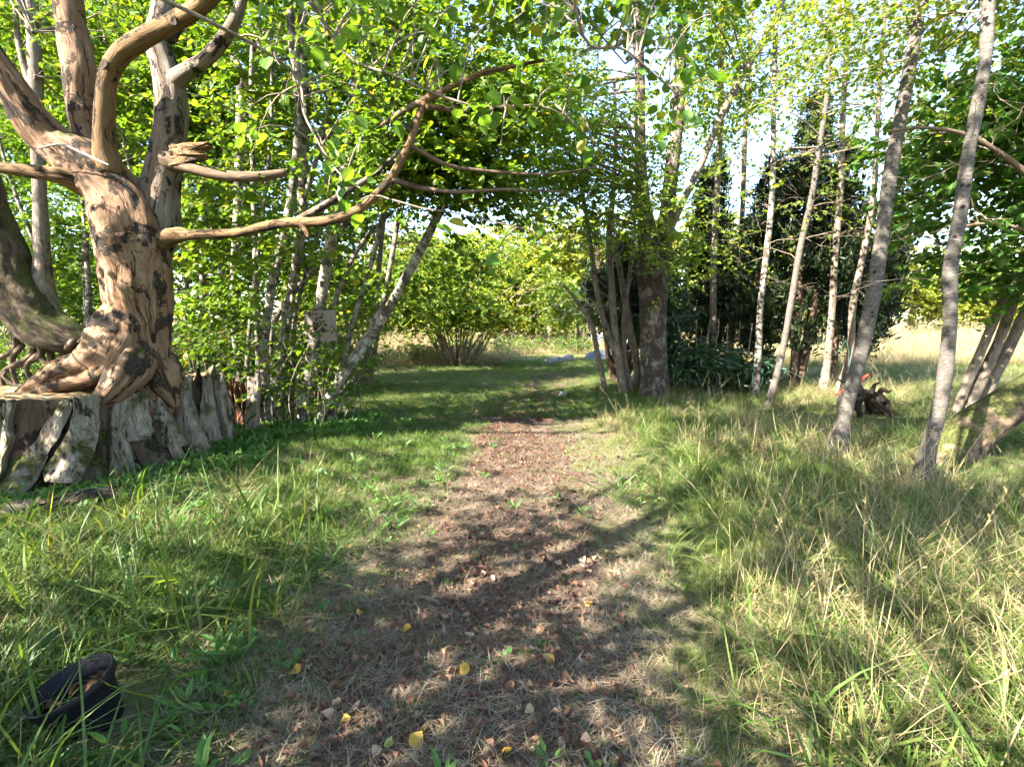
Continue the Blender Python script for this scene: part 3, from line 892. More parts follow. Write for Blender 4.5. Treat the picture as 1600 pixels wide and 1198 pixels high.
add_crown(at, hi, [(*P(480, 120, 7.3), 2.2, 1.5, 1.9), (*P(490, 330, 7.4), 1.9, 1.3, 1.2), (*P(400, 480, 7.3), 1.2, .7, .8), (*P(640, 420, 7.8), 1.1, 1.0, .8), (*P(740, 180, 7.6), 1.5, 1.5, 1.2, 1.6), (*P(770, 285, 7.3), 1.1, .9, .55, 1.8), (*P(650, 250, 7.2), 1.0, .8, .8, 1.3), (*P(480, 470, 8.3), 1.2, 1.0, .7), (*P(500, -150, 8), 2.4, 2, 2)],
          4000, leaf="ovate", size=.092, nleaf=13, length=.55, mat="hazel", thr=.44, freq=1.1, nbranch=150, bmat="twig", brad=.014, seed=42, clip=lambda T: ~((np.abs(T[:, 0] / T[:, 1] + .373) < .13) & (np.abs((CAM_H - T[:, 2]) / T[:, 1] - .0) < .11) & (T[:, 1] < 7.6)))
# suckers with leaves at the foot
sk = []
for k in range(40):
    x = rng.uniform(-4.1, -2.4); y = rng.uniform(7.0, 8.3); hh = rng.uniform(.7, 1.7)
    sk.append(np.array([[x, y, 0], [x + rng.normal(0, .08), y, hh * .5], [x + rng.normal(.05, .15), y + rng.normal(0, .1), hh]]))
SKP = np.array([catmull(s, 3) for s in sk])
V, F, b, _ = tubes(SKP, np.broadcast_to(np.linspace(.011, .004, SKP.shape[1]), SKP.shape[:2]), 5)
tag(link("sucker_shoots", mesh_from("sucker_shoots", V - base_of(at), F, [MAT["twig"]], {"bark": b}, smooth=True), at), kind="stuff")
T = SKP[:, 3:, :].reshape(-1, 3); T = np.repeat(T, 2, 0) + rng.normal(0, .05, (len(T) * 2, 3))
pos, yaw, pit, rol, sz, _ = sprays(T, rng.uniform(0, 6.28, len(T)), .22, 5, .075)
tag(link("sucker_leaves", leaves_mesh("sucker_leaves", pos, yaw, pit, rol, sz, "ovate", MAT["hazel"], base_of(at)), at), kind="stuff")

# ------------------------------------------------------------------ rusty plate on the alder
def rust_mat():
    m, nt, out = new_mat("rusted_sheet_metal")
    co = nt.nodes.new("ShaderNodeTexCoord").outputs["Object"]
    n = noise(nt, co, 6, 5, .7)
    n2 = noise(nt, co, 45, 3, .7)
    col = ramp(nt, n, [(.35, (.13, .108, .09)), (.6, (.15, .13, .113)), (.8, (.12, .085, .058))])
    col = mix(nt, ramp(nt, n2, [(.6, (0, 0, 0)), (.8, (.5, .5, .5))]), col, (.2, .11, .06))
    principled(nt, out, col, .6, bump(nt, n2, .15, .005), .4, .2)
    return m
MAT["plate"] = rust_mat()
m, nt, out = new_mat("bullet_rust"); principled(nt, out, ramp(nt, noise(nt, nt.nodes.new("ShaderNodeTexCoord").outputs["Object"], 60, 3), [(.3, (.02, .009, .006)), (.7, (.06, .025, .012))]), .9); MAT["rust"] = m
YS = 7.25
ul, ur, lr, ll = P(475, 486, YS), P(525, 484, YS), P(527, 533, YS), P(478, 535, YS)
sg = thing("metal_plate", "square grey metal plate riddled with rusty bullet marks nailed to an alder stem", "plate", (ll + lr) / 2)
nx = ny = 24
g = np.linspace(0, 1, nx + 1)
U, Vv = np.meshgrid(g, g)
PP = (ll[None, None] * ((1 - U) * (1 - Vv))[..., None] + lr * (U * (1 - Vv))[..., None] + ur * (U * Vv)[..., None] + ul * ((1 - U) * Vv)[..., None])
PP[..., 1] += .012 * np.sin(U * 5) * np.sin(Vv * 4) - .02 * np.exp(-((U - .45) ** 2 + (Vv - .33) ** 2) / .02)
i = np.arange((nx + 1) ** 2).reshape(nx + 1, nx + 1)
Fq = np.stack([i[:-1, :-1], i[:-1, 1:], i[1:, 1:], i[1:, :-1]], -1)
uc = (U[:-1, :-1] + .5 / nx); vc = (Vv[:-1, :-1] + .5 / ny)
hole = ((np.abs(uc - .43) < .075 + .0 * vc) & (vc < .34) & (uc < .36 + .3 * (vc + .25))) | (((uc - .47) / .05) ** 2 + ((vc - .34) / .05) ** 2 < 1)
Fq = Fq[~hole].reshape(-1, 4)
n0 = (nx + 1) ** 2
o = link("sheet", mesh_from("sheet", PP.reshape(-1, 3) - base_of(sg), [Fq], [MAT["plate"]], smooth=True), sg)
sheet_o = o
md = o.modifiers.new("solid", 'SOLIDIFY'); md.thickness = .004; md.offset = 1
def dent(u, v, r, sx=1.0):
    c = ll * (1 - u) * (1 - v) + lr * u * (1 - v) + ur * u * v + ul * (1 - u) * v
    ux = (lr - ll) / np.linalg.norm(lr - ll); uz = (ul - ll) / np.linalg.norm(ul - ll)
    yb = .012 * math.sin(u * 5) * math.sin(v * 4) - .02 * math.exp(-((u - .45) ** 2 + (v - .33) ** 2) / .02)
    c = c + np.array([0, yb - .008, 0])
    th = np.linspace(0, 2 * math.pi, 10, endpoint=False)
    rg = [(1.0, .003), (.8, -.004), (.5, 0.0), (.05, .002)]
    V = np.concatenate([c + q * r * (np.cos(th)[:, None] * ux * sx + np.sin(th)[:, None] * uz) * (1 + .18 * np.sin(3 * th + u * 30))[:, None] + np.array([0, yo, 0]) for q, yo in rg])
    i = np.arange(40).reshape(4, 10)
    F = np.stack([i[:-1], np.roll(i[:-1], -1, 1), np.roll(i[1:], -1, 1), i[1:]], -1).reshape(-1, 4)
    link("bullet_mark", mesh_from("bullet_mark", V - base_of(sg), [F], [MAT["rust"]], smooth=True), sheet_o)
for u, v, r in [(.18, .93, .010), (.2, .87, .012), (.28, .9, .010), (.38, .9, .011), (.57, .87, .011), (.4, .76, .010), (.5, .77, .013), (.55, .79, .012), (.37, .7, .012), (.48, .65, .010), (.6, .66, .012), (.28, .59, .015), (.39, .58, .017), (.5, .57, .014), (.53, .55, .012), (.66, .53, .015), (.16, .52, .010), (.06, .48, .010), (.27, .48, .012), (.25, .43, .010), (.44, .5, .011), (.18, .38, .016), (.31, .4, .016), (.36, .42, .02), (.35, .34, .022), (.55, .4, .02), (.58, .36, .022), (.2, .27, .013), (.24, .18, .010), (.85, .29, .012)]:
    dent(u, v, r * 1.35)
dent(.66, .345, .012, 3.6)

# ------------------------------------------------------------------ left and background woodland
FOREST = [
    # px, depth, crown list (px,py,rx,ry,rz), height, label
    (-10, 12.0, 8.5, [(-40, 150, 2.2, 1.4, 2.6), (-20, 420, 1.8, 1.2, 1.2)], "leafy tree filling the far left edge behind the mossy tree"),
    (130, 10.5, 8.0, [(120, 120, 2.0, 1.2, 2.2), (110, 350, 1.8, 1.2, 1.5), (90, 500, 1.6, 1, .8)], "leafy tree directly behind the dead tree's left limbs"),
    (212, 9.4, 8.5, [(230, 80, 1.7, 1.1, 2.0), (300, 300, 1.6, 1.1, 1.6)], "slender pale trunked tree between the dead tree's two main limbs"),
    (300, 11.0, 8.5, [(320, 90, 2.0, 1.3, 2.4), (330, 350, 2.0, 1.2, 1.7), (320, 500, 1.8, 1, .9)], "leafy tree behind the dead tree's right hand limb"),
    (400, 12.5, 9.0, [(420, 130, 2.2, 1.5, 2.8), (430, 400, 2.0, 1.4, 1.6), (400, 520, 1.8, 1.0, .8)], "leafy tree behind the left stems of the alder clump"),
    (560, 13.0, 6.5, [(550, 340, 1.8, 1.4, 1.8), (560, 470, 1.3, 1.2, .8)], "rounded green tree behind the metal plate and right alder stems"),
    (300, 16.0, 9.0, [(270, 200, 3.4, 1.8, 3.4), (250, 430, 3.4, 1.5, 2.0)], "tall dark tree deep in the left wood"),
    (90, 16.0, 11.0, [(60, 150, 4.2, 2.0, 4.5), (60, 430, 4.0, 1.5, 2.0)], "tall dark tree deep in the wood behind the left edge"),
]
for k, (px, d, h, cr, lab) in enumerate(FOREST):
    b = P(px, 560, d)
    ells = [(*P(a, c, d + rng.uniform(-.3, .6)), rx, ry, rz) for a, c, rx, ry, rz in cr]
    vol = sum(e[3] * e[5] for e in ells)
    far = d > 14
    simple_tree("woodland_tree", lab, "tree", b[0], b[1], h, ells, int(vol * (190 if not far else 120)), r=.11 if k != 2 else .085, nstem=1 if k in (2, 6, 7) else 3,
                trunk_mat="alder" if k in (1, 2, 3, 4) else "bark", group="trees of the left wood", leaf="ovate" if d < 10 else "small", size=.095 if not far else .15,
                nleaf=12, length=.55 if not far else .8, mat="hazel" if k in (2, 5) else "forest", thr=.42, nbranch=60, seed=100 + k)

# understorey shrubs below the left wood
for k, (px, py, d, rx, rz, lab) in enumerate([(330, 560, 9.0, .9, .7, "leafy shrub behind the broken stump"), (60, 570, 10.0, 1.6, .8, "leafy shrub under the mossy tree"), (420, 590, 10.0, 1.0, .8, "shaded shrub behind the alder stems"), (230, 560, 11.5, 2.0, 1.0, "leafy shrub deep behind the dead tree"), (520, 560, 11.5, 1.0, .8, "shrub seen under the metal plate")]):
    c = P(px, py, d)
    simple_tree("woodland_shrub", lab, "shrub", c[0], c[1], 1.6, [(c[0], c[1], .9, rx, .8, rz)], int(420 * rx), r=.025, nstem=5, trunk_mat="bark", group="shrubs of the left wood", leaf="small", size=.075, nleaf=10, length=.4, mat="forest", thr=.38, nbranch=30, seed=130 + k, brad=.01)

# fanned hazel bush in the clearing
HB = G(715, 572); HBX, HBY = HB[0], HB[1]
hb = thing("hazel_bush", "round hazel bush with many fanned bare stems standing in the clearing", "bush", (HBX, HBY, hz(HBX, HBY)))
hs = []
for k in range(34):
    a = rng.uniform(0, 6.28); r0 = rng.uniform(.1, .55); f = rng.uniform(.7, 2.4)
    z0 = hz(HBX, HBY) - .05
    pts = [[HBX + math.cos(a) * (r0 + f * s ** 1.1), HBY + math.sin(a) * (r0 + f * s ** 1.1) * .8, z0 + s * rng.uniform(2.6, 3.6), .04 * (1 - .7 * s)] for s in (0, .25, .5, .75, 1)]
    add_limb("stem", pts, MAT["twig"], hb, n=7, per=4)
    hs.append(np.array(pts))
hn = stem_nodes(*hs)
add_crown(hb, hn[hn[:, 2] > 1.5], [(HBX, HBY, 3.1, 3.6, 2.6, 1.4), (HBX - 2.2, HBY - .6, 2.4, 1.6, 1.4, 1.0), (HBX + 2.4, HBY - .4, 2.7, 1.9, 1.6, 1.2), (HBX + .5, HBY, 4.2, 2.0, 1.6, .8), (HBX - 3.4, HBY, 2.8, 1.4, 1, .9), (HBX + 3.8, HBY, 2.2, 1.4, 1, 1.0), (HBX, HBY - 1, 2.0, 2.6, 1.2, .8)], 2800, leaf="small", size=.14, nleaf=12, length=.9, mat="birchleaf", thr=.46, freq=.8, nbranch=40, seed=150, clip=lambda T: T[:, 2] > 1.1)

# brambles and low bushes of the clearing's edge
for k, (px, py, rx, rz, mt_, lab) in enumerate([(655, 568, 1.3, .55, "far", "low sunlit bush at the left foot of the fanned hazel bush"), (820, 552, 1.8, .55, "forest", "low dark bush right of the fanned hazel bush"), (895, 552, 1.2, .5, "forest", "low dark bush at the end of the grass track"), (745, 556, 1.5, .5, "forest", "low bush behind the fanned hazel stems")]):
    c = G(px, py)
    simple_tree("low_bush", lab, "bush", c[0], c[1], .9, [(c[0], c[1], .45, rx, .9, rz)], 220, r=.02, nstem=4, group="low bushes of the clearing", leaf="small", size=.10, nleaf=9, length=.4, mat=mt_, thr=.36, nbranch=20, seed=160 + k, brad=.01)

# ------------------------------------------------------------------ middle group right of the path
DB = 11.0
bb = thing("big_birch", "thick old birch with peeling white bark right of the path", "tree", (*P(1022, 615, DB)[:2], 0))
BS = [[(1024, 640, 38), (1023, 600, 31), (1021, 540, 28), (1020, 470, 28), (1019, 420, 31), (1012, 370, 20), (1004, 300, 13), (1000, 220, 11), (1000, 120, 10), (995, 20, 9), (990, -100, 10), (985, -240, 7)],
      [(1026, 440, 24, -.05), (1034, 390, 20, -.05), (1043, 330, 15), (1050, 260, 14), (1060, 180, 12), (1064, 90, 11), (1068, 10, 10), (1075, -120, 11), (1080, -260, 7)],
      [(1040, 370, 11, -.2), (1065, 320, 7, -.3), (1098, 250, 7, -.4), (1130, 175, 6.5, -.5), (1165, 110, 8, -.6), (1200, 50, 7, -.7), (1230, -20, 6, -.8), (1250, -100, 4, -.8)]]
bs = []
for k, s in enumerate(BS):
    w = limb_px(s, DB); w[:, 3] *= .76; add_limb("trunk" if k == 0 else "limb", w, MAT["bigbirch"] if k < 2 else MAT["bark"], bb, n=20 if k < 2 else 12, lump=.1, seed=60 + k); bs.append(w)
bn = stem_nodes(*bs)
add_crown(bb, bn[bn[:, 2] > 3], [(*P(960, 120, DB), 3.0, 2.2, 2.6), (*P(1130, 60, DB), 1.9, 1.6, 1.8, .6), (*P(900, 280, DB - .5), 2.0, 1.6, 1.0, 1.5), (*P(1060, 400, DB - .8), 1.3, .9, .9, 1.2), (*P(990, 330, DB - 1.2), 1.6, .8, 1.2, 1.1), (*P(860, 200, DB - 1), 2.0, 1.4, 1.2, 1.5), (*P(1010, -180, DB), 3.5, 3, 2.5, .6)], 3600, leaf="small", size=.085, nleaf=12, length=.6, mat="birchleaf", thr=.46, freq=.8, nbranch=150, brad=.02, seed=170, droop=.4)

# slim saplings left of the big birch, half bare
sp = thing("bare_sapling_clump", "clump of thin half bare grey saplings just left of the big birch", "tree", (*G(975, 612)[:2], 0))
DS = 11.6
SS_ = [[(945, 605, 4.5, .5), (935, 560, 4, .5), (925, 510, 4, .5), (905, 475, 3, .5), (880, 445, 2, .5)],
       [(978, 625, 9), (968, 570, 7), (960, 510, 6), (955, 440, 5.5), (952, 370, 5), (958, 300, 4), (962, 220, 3), (960, 130, 2)],
       [(970, 580, 5), (950, 520, 5), (935, 470, 4), (925, 400, 4), (915, 330, 3), (905, 260, 2)],
       [(990, 622, 4.5), (978, 570, 4, .2), (975, 500, 4, .2), (985, 420, 3, .2), (992, 340, 3, .2), (996, 250, 2, .2)],
       [(984, 625, 7, .4), (996, 580, 6, .4), (985, 520, 6, .4), (975, 460, 5, .4), (965, 400, 4, .4)]]
ss = []
for k, s in enumerate(SS_):
    w = limb_px(s, DS); add_limb("stem", w, MAT["bark"], sp, n=8, per=5, seed=70 + k); ss.append(w)
sn = stem_nodes(*ss)
def bare_twigs(parent, nodes, n, L, mat, up=.25, r=.006, name="bare_twigs"):
    k = rng.choice(len(nodes), n)
    st = nodes[k][:, :3]
    a = rng.uniform(0, 6.28, n); el = rng.normal(up, .35, n); ln = L * rng.uniform(.4, 1.2, n)
    d = np.stack([np.cos(a) * np.cos(el), np.sin(a) * np.cos(el), np.sin(el)], -1)
    t = np.linspace(0, 1, 7)[None, :, None]
    B = st[:, None] + d[:, None] * ln[:, None, None] * t + np.cumsum(rng.normal(0, .07, (n, 7, 3)), 1) * ln[:, None, None] * t - np.array([0, 0, .25]) * (ln[:, None, None] * t ** 2)
    R = r * (1 - .75 * t[..., 0]) * np.clip(ln, .3, 2)[:, None]
    # second-order twigs
    j = rng.integers(2, 6, n * 3); src = np.repeat(np.arange(n), 3)
    s2 = B[src, j]; d2 = d[src] + rng.normal(0, .55, (n * 3, 3)); d2 /= np.linalg.norm(d2, axis=1, keepdims=True)
    l2 = ln[src] * rng.uniform(.2, .5, n * 3)
    B2 = s2[:, None] + d2[:, None] * l2[:, None, None] * t + np.cumsum(rng.normal(0, .08, (n * 3, 7, 3)), 1) * l2[:, None, None] * t
    R2 = r * .45 * (1 - .7 * t[..., 0]) * np.ones((n * 3, 1))
    V, F, b, _ = tubes(np.concatenate([B, B2]), np.concatenate([R, R2]), 4)
    return tag(link(name, mesh_from(name, V - base_of(parent), F, [MAT[mat]], {"bark": b}, smooth=True), parent), kind="stuff")
bare_twigs(sp, sn[sn[:, 2] > 1.6], 60, 1.1, "paletwig", .5, .007)
add_crown(sp, sn[sn[:, 2] > 2.0], [(*P(940, 260, DS), 1.3, .9, 1.6), (*P(890, 200, DS), 1.4, 1, 1.2)], 200, leaf="small", size=.075, nleaf=10, length=.5, mat="hazel", thr=.44, nbranch=30, seed=175)

# slim pale trunks further right (alders/birches standing among the cedars)
SLIM = [
    ([(1110, 600, 9), (1112, 520, 9), (1115, 430, 8), (1120, 330, 8), (1125, 220, 7), (1128, 100, 7), (1135, -40, 6)], 13.0, "bark", "straight dark slim trunk just right of the big birch"),
    ([(1135, 560, 7), (1148, 490, 7), (1155, 420, 6), (1160, 330, 6), (1165, 200, 6), (1172, 60, 5), (1178, -50, 4)], 14.5, "bark", "thin dark trunk behind the rhododendron"),
    ([(1178, 620, 9), (1184, 560, 9), (1190, 480, 8), (1196, 400, 8), (1203, 300, 7), (1208, 180, 6), (1212, 60, 6), (1218, -60, 5)], 10.5, "alder", "slim pale trunk at the right end of the rhododendron"),
    ([(1200, 630, 8), (1215, 560, 8), (1235, 480, 8), (1252, 390, 8), (1265, 310, 8), (1280, 230, 7), (1290, 150, 6), (1300, 40, 5), (1310, -60, 4)], 9.5, "birch", "slim leaning pale trunk tied with the green rope"),
    ([(1285, 620, 10), (1295, 560, 10), (1302, 480, 9), (1306, 400, 9), (1310, 300, 8), (1318, 180, 7), (1325, 60, 6), (1330, -60, 5)], 11.5, "bark", "slim dark trunk behind the leaning birch and the red grips"),
    ([(1310, 615, 9), (1325, 550, 9), (1335, 480, 9), (1350, 390, 8), (1362, 300, 7), (1372, 200, 6), (1380, 60, 5), (1388, -40, 4)], 11.0, "bark", "slim trunk close behind the left one of the two leaning birches"),
]
for k, (s, d, mt_, lab) in enumerate(SLIM):
    w = limb_px(s, d)
    g0 = P(s[0][0], s[0][1], d)
    t = thing("slim_tree", lab, "tree", (g0[0], g0[1], hz(g0[0], g0[1])), "slim trunks among the cedars")
    w[0, 2] = hz(g0[0], g0[1]) - .05
    w[:, 3] *= .66
    w[1:, :2] += rng.normal(0, .022, (len(w) - 1, 2))
    w[0, 3] *= 1.5
    add_limb("trunk", w, MAT[mt_], t, n=10, per=5, lump=.1, seed=200 + k)
    nd = catmull(w, 5)
    bare_twigs(t, nd[nd[:, 2] > 2.0], 18, 1.2, "twig", .25, .0055)
    top = P(s[-3][0], s[-3][1] + 30, d)
    add_crown(t, nd[nd[:, 2] > 3], [(*top, 1.7, 1.3, 2.0), (top[0], top[1], top[2] + 2.2, 1.6, 1.4, 1.6, .6)], 130, leaf="small", size=.08, nleaf=11, length=.6, mat="birchleaf", thr=.46, nbranch=30, seed=210 + k, droop=.5)

# dark columnar cedars
def cedar(px, d, top_py, rad, lab, nst, n, seed, low=.2):
    b = P(px, 560, d); x, y = b[0], b[1]
    z0 = hz(x, y)
    h = P(px, top_py, d)[2] - z0
    t = thing("cedar_tree", lab, "tree", (x, y, z0), "dark columnar cedars")
    st = []
    for k in range(nst):
        a = rng.uniform(0, 6.28); f = (.1 if k == 0 else rng.uniform(.3, 1.0)) * rad
        pts = [[x + math.cos(a) * (.12 + f * s ** .8), y + math.sin(a) * (.12 + f * s ** .8), z0 - .05 + h * (1.0 if k == 0 else rng.uniform(.6, .95)) * s, max(.09 * (1 - .8 * s), .015)] for s in (0, .2, .4, .6, .8, 1)]
        add_limb("trunk", pts, MAT["cedarbark"], t, n=9, per=4); st.append(np.array(pts))
    nd = stem_nodes(*st)
    N = n
    src = rng.integers(0, len(st), N)
    q = low + (1 - low) * rng.uniform(0, 1, N) ** .85
    cen = np.stack([np.array([np.interp(qq, np.linspace(0, 1, 6), st[a_][:, c_]) for qq, a_ in zip(q, src)]) for c_ in range(3)], -1)
    a = rng.uniform(0, 6.28, N)
    prof = (.43 * rad ** .5) * np.clip(np.sin(np.clip(q * 1.0, 0, 1) * math.pi * .92 + .2) ** .7, .08, 1) * (.6 + .8 * vnoise(np.stack([np.cos(a) * 2, np.sin(a) * 2, q * 11 + src * 5], -1), seed))
    r = prof * rng.uniform(0, 1, N) ** .6
    T = cen + np.stack([np.cos(a) * r, np.sin(a) * r, rng.normal(0, .1, N)], -1)
    T = T[fbm(T * 1.5, seed, 2) > .38]
    A = np.arctan2(-(T[:, 0] - x), T[:, 1] - y) + rng.normal(0, .5, len(T))
    n_ = len(T)
    L = 11
    pos, yaw, pit, rol, sz, tw = sprays(T, A, .32, L, .19, .3, .5)
    pit = pit + rng.normal(1.1, .4, len(pit))
    tag(link("crown", leaves_mesh("crown", pos, yaw, pit, rol, sz, "needle", MAT["conifer"], base_of(t)), t), kind="stuff")
    k = rng.choice(n_, min(70, n_), replace=False)
    c = nd[nearest_nodes(T[k], nd)][:, :3]
    tt = np.linspace(0, 1, 6)[None, :, None]
    B = c[:, None] * (1 - tt) + T[k][:, None] * tt; B[:, :, 2] -= np.sin(tt[..., 0] * math.pi) * .06
    V, F, bk, _ = tubes(B, .014 * (1 - .7 * tt[..., 0]) * np.ones((len(k), 1)), 4)
    tag(link("branches", mesh_from("branches", V - base_of(t), F, [MAT["cedarbark"]], {"bark": bk}, smooth=True), t), kind="stuff")
cedar(968, 14.0, 330, 1.1, "dark cedar seen between the bare saplings and the big birch", 9, 2100, 301, .42)
cedar(1090, 15.0, 250, 1.2, "dark cedar directly right of the big birch", 3, 1700, 302)
cedar(1240, 12.4, 125, 1.25, "tallest dark cedar standing above the rhododendron", 4, 3000, 303)
cedar(1185, 13.0, 260, 1.1, "dark cedar left of the tallest cedar", 2, 1300, 304)
cedar(1305, 12.8, 230, 1.1, "dark cedar right of the tallest cedar", 4, 1800, 305)
cedar(1352, 15.5, 300, .9, "small dark cedar behind the left one of the two leaning birches", 3, 1100, 306)

# rhododendron at the foot of the cedars
for k, (px, py, d, rx, rz, lab) in enumerate([(1090, 570, 11.6, 1.0, .6, "dark glossy rhododendron at the right foot of the big birch"), (1150, 580, 11.4, .7, .5, "smaller dark rhododendron below the slim trunks"), (1040, 500, 12.6, .7, 1.1, "tall dark holly like shrub right behind the big birch")]):
    c = P(px, py, d)
    simple_tree("rhododendron_shrub", lab, "shrub", c[0], c[1], 1.2 + rz, [(c[0], c[1], max(c[2], .6), rx, .8, rz)], int(700 * rx), r=.03, nstem=4, trunk_mat="bark", group="dark evergreen shrubs", leaf="lance", size=.16, nleaf=8, length=.22, mat="rhodo", thr=.36, nbranch=30, seed=320 + k, brad=.012, plane=.55, shell=.4)

# ------------------------------------------------------------------ two leaning birches on the right
def birch(name, lab, pts, d, crown, n, seed, k0):
    w = limb_px(pts, d)
    x, y = w[0, 0], w[0, 1]
    t = thing(name, lab, "tree", (x, y, hz(x, y)))
    w[0, 2] = hz(x, y) - .08
    w[:, 3] *= .77
    w[1:, :2] += rng.normal(0, .012, (len(w) - 1, 2))
    w[0, 3] *= 1.6
    add_limb("trunk", w, MAT["birch"], t, n=24, per=14, lump=.12, lump_f=2.2, seed=seed, grain=.05)
    for q_ in range(9):                       # old branch scars
        kk = rng.integers(1, len(w) - 3); f_ = rng.uniform(0, 1)
        c_ = w[kk] * (1 - f_) + w[kk + 1] * f_
        aa = rng.uniform(-2.6, -.5)
        nn = np.array([math.cos(aa), math.sin(aa), 0])
        p_ = c_[:3] + nn * c_[3] * .9
        V_, F_, b_ = limb_geo([[*p_, c_[3] * .32], [*(p_ + nn * .012 + [0, 0, .004]), c_[3] * .26], [*(p_ + nn * .02 + [0, 0, .006]), c_[3] * .06]], n=9, per=3, lump=.2)
        link("branch_scar", mesh_from("branch_scar", V_ - base_of(t), F_, [MAT["hole"]], {"bark": b_}, smooth=True), t)
    nd = catmull(w, 6)
    bare_twigs(t, nd[nd[:, 2] > 1.5], 16, .8, "twig", .2, .0045)
    add_crown(t, nd[nd[:, 2] > 2.5], crown, n, leaf="small", size=.065, nleaf=12, length=.5, mat="birchleaf", thr=.45, nbranch=60, seed=seed + 1, droop=.5, brad=.012)
    return t
birch("leaning_birch", "left one of the two leaning striped birch trunks in the right hand grass", [(1304, 738, 19), (1320, 650, 17), (1343, 560, 16.5), (1360, 470, 16), (1376, 380, 15.5), (1392, 290, 15), (1406, 210, 14.5), (1420, 110, 14), (1436, 0, 13, .1), (1450, -120, 12, .2), (1462, -260, 10, .3)], 5.9,
      [(*P(1400, 60, 6.2), 1.5, 1.3, 1.0), (*P(1440, -180, 6.2), 2.2, 1.8, 1.8), (*P(1300, 40, 7), 1.4, 1.2, .9, .7)], 480, 401, 0)
birch("leaning_birch", "right one of the two leaning striped birch trunks beside the mossy trunk", [(1438, 790, 22), (1452, 710, 19), (1468, 620, 17.5), (1484, 510, 16.5), (1491, 420, 16), (1500, 340, 15.5), (1514, 250, 15), (1528, 160, 14.5), (1540, 80, 14), (1550, 0, 13, .1), (1562, -120, 12, .1), (1572, -260, 10, .2)], 4.75,
      [(*P(1500, 40, 5.4), 1.1, 1.0, .8, .8), (*P(1560, -200, 5.2), 2.0, 1.8, 1.6)], 400, 402, 1)

# mossy leaning trunk with the broadleaf crown
ml = thing("leaning_maple", "broadleaf tree with a thick mossy trunk leaning out at the right edge", "tree", (*P(1470, 720, 5.65)[:2], 0))
w1 = limb_px([(1455, 735, 40, -.1), (1485, 702, 40), (1530, 665, 37), (1580, 630, 34), (1640, 590, 32, .1), (1710, 530, 30, .2), (1760, 430, 26, .3), (1780, 300, 22, .3), (1790, 150, 18, .3), (1790, 0, 12, .3)], 5.7)
w1[:, 3] *= 1.15
add_limb("trunk", w1, MAT["moss_log"], ml, n=40, per=10, lump=.16, seed=410, grain=.12)
w2 = limb_px([(1720, 420, 14, .2), (1660, 330, 11, .1), (1590, 260, 9), (1520, 215, 7, -.1), (1450, 200, 5, -.2), (1390, 205, 3, -.2)], 5.7)
w3 = limb_px([(1640, 0, 6, -.6), (1590, 175, 5, -.6), (1560, 110, 5, -.6), (1548, 60, 4, -.6), (1540, -20, 4, -.6)], 5.7)
w4 = limb_px([(1740, 470, 12, .3), (1680, 410, 9, .4), (1600, 360, 7, .4), (1530, 350, 5, .4), (1470, 365, 3, .4)], 5.7)
for w in (w2, w4):
    w[:, 3] *= .6
    add_limb("limb", w, MAT["darkbranch"], ml, n=10, lump=.2)
mn = stem_nodes(w1[5:], w2, w4)
add_crown(ml, mn, [(*P(1560, 300, 6.6), 1.1, 1.0, .8, 1.2), (*P(1580, 420, 6.8), .9, .9, .45, 1.2), (*P(1480, 210, 6.6), .8, .8, .5), (*P(1440, 420, 7.4), .6, .5, .35, .8), (*P(1640, 150, 6.6), 1.3, 1.2, 1.2), (*P(1720, 300, 6.6), 1.6, 1.4, 1.6, .8), (*P(1420, 320, 7.0), .5, .5, .5, .6)], 1100, leaf="ovate", size=.11, nleaf=11, length=.5, mat="maple", thr=.40, freq=1.2, nbranch=70, seed=411, brad=.012)

# three thin trunks behind the mossy trunk
tr = thing("triple_stem_tree", "three thin dark stems rising together behind the mossy leaning trunk", "tree", (*P(1500, 655, 7.6)[:2], 0))
tw_ = []
for k, s in enumerate([[(1482, 668, 9), (1515, 590, 9), (1545, 520, 8.5), (1580, 440, 8), (1620, 350, 7), (1660, 220, 5)], [(1500, 668, 11), (1535, 590, 10.5), (1562, 530, 10), (1592, 450, 9.5), (1640, 350, 8), (1690, 200, 6)], [(1515, 668, 11, .1), (1552, 590, 11, .1), (1578, 540, 11, .1), (1606, 480, 10, .1), (1655, 380, 8, .1), (1720, 240, 6, .1)]]):
    w = limb_px(s, 7.6); add_limb("stem", w, MAT["bark"], tr, n=12, seed=420 + k); tw_.append(w)
add_crown(tr, stem_nodes(*tw_)[12:], [(*P(1650, 250, 7.8), 1.6, 1.2, 1.2), (*P(1560, 180, 8.2), 1.2, 1.0, 1.2, .8)], 520, leaf="small", size=.10, nleaf=11, length=.5, mat="maple", thr=.42, nbranch=30, seed=425)

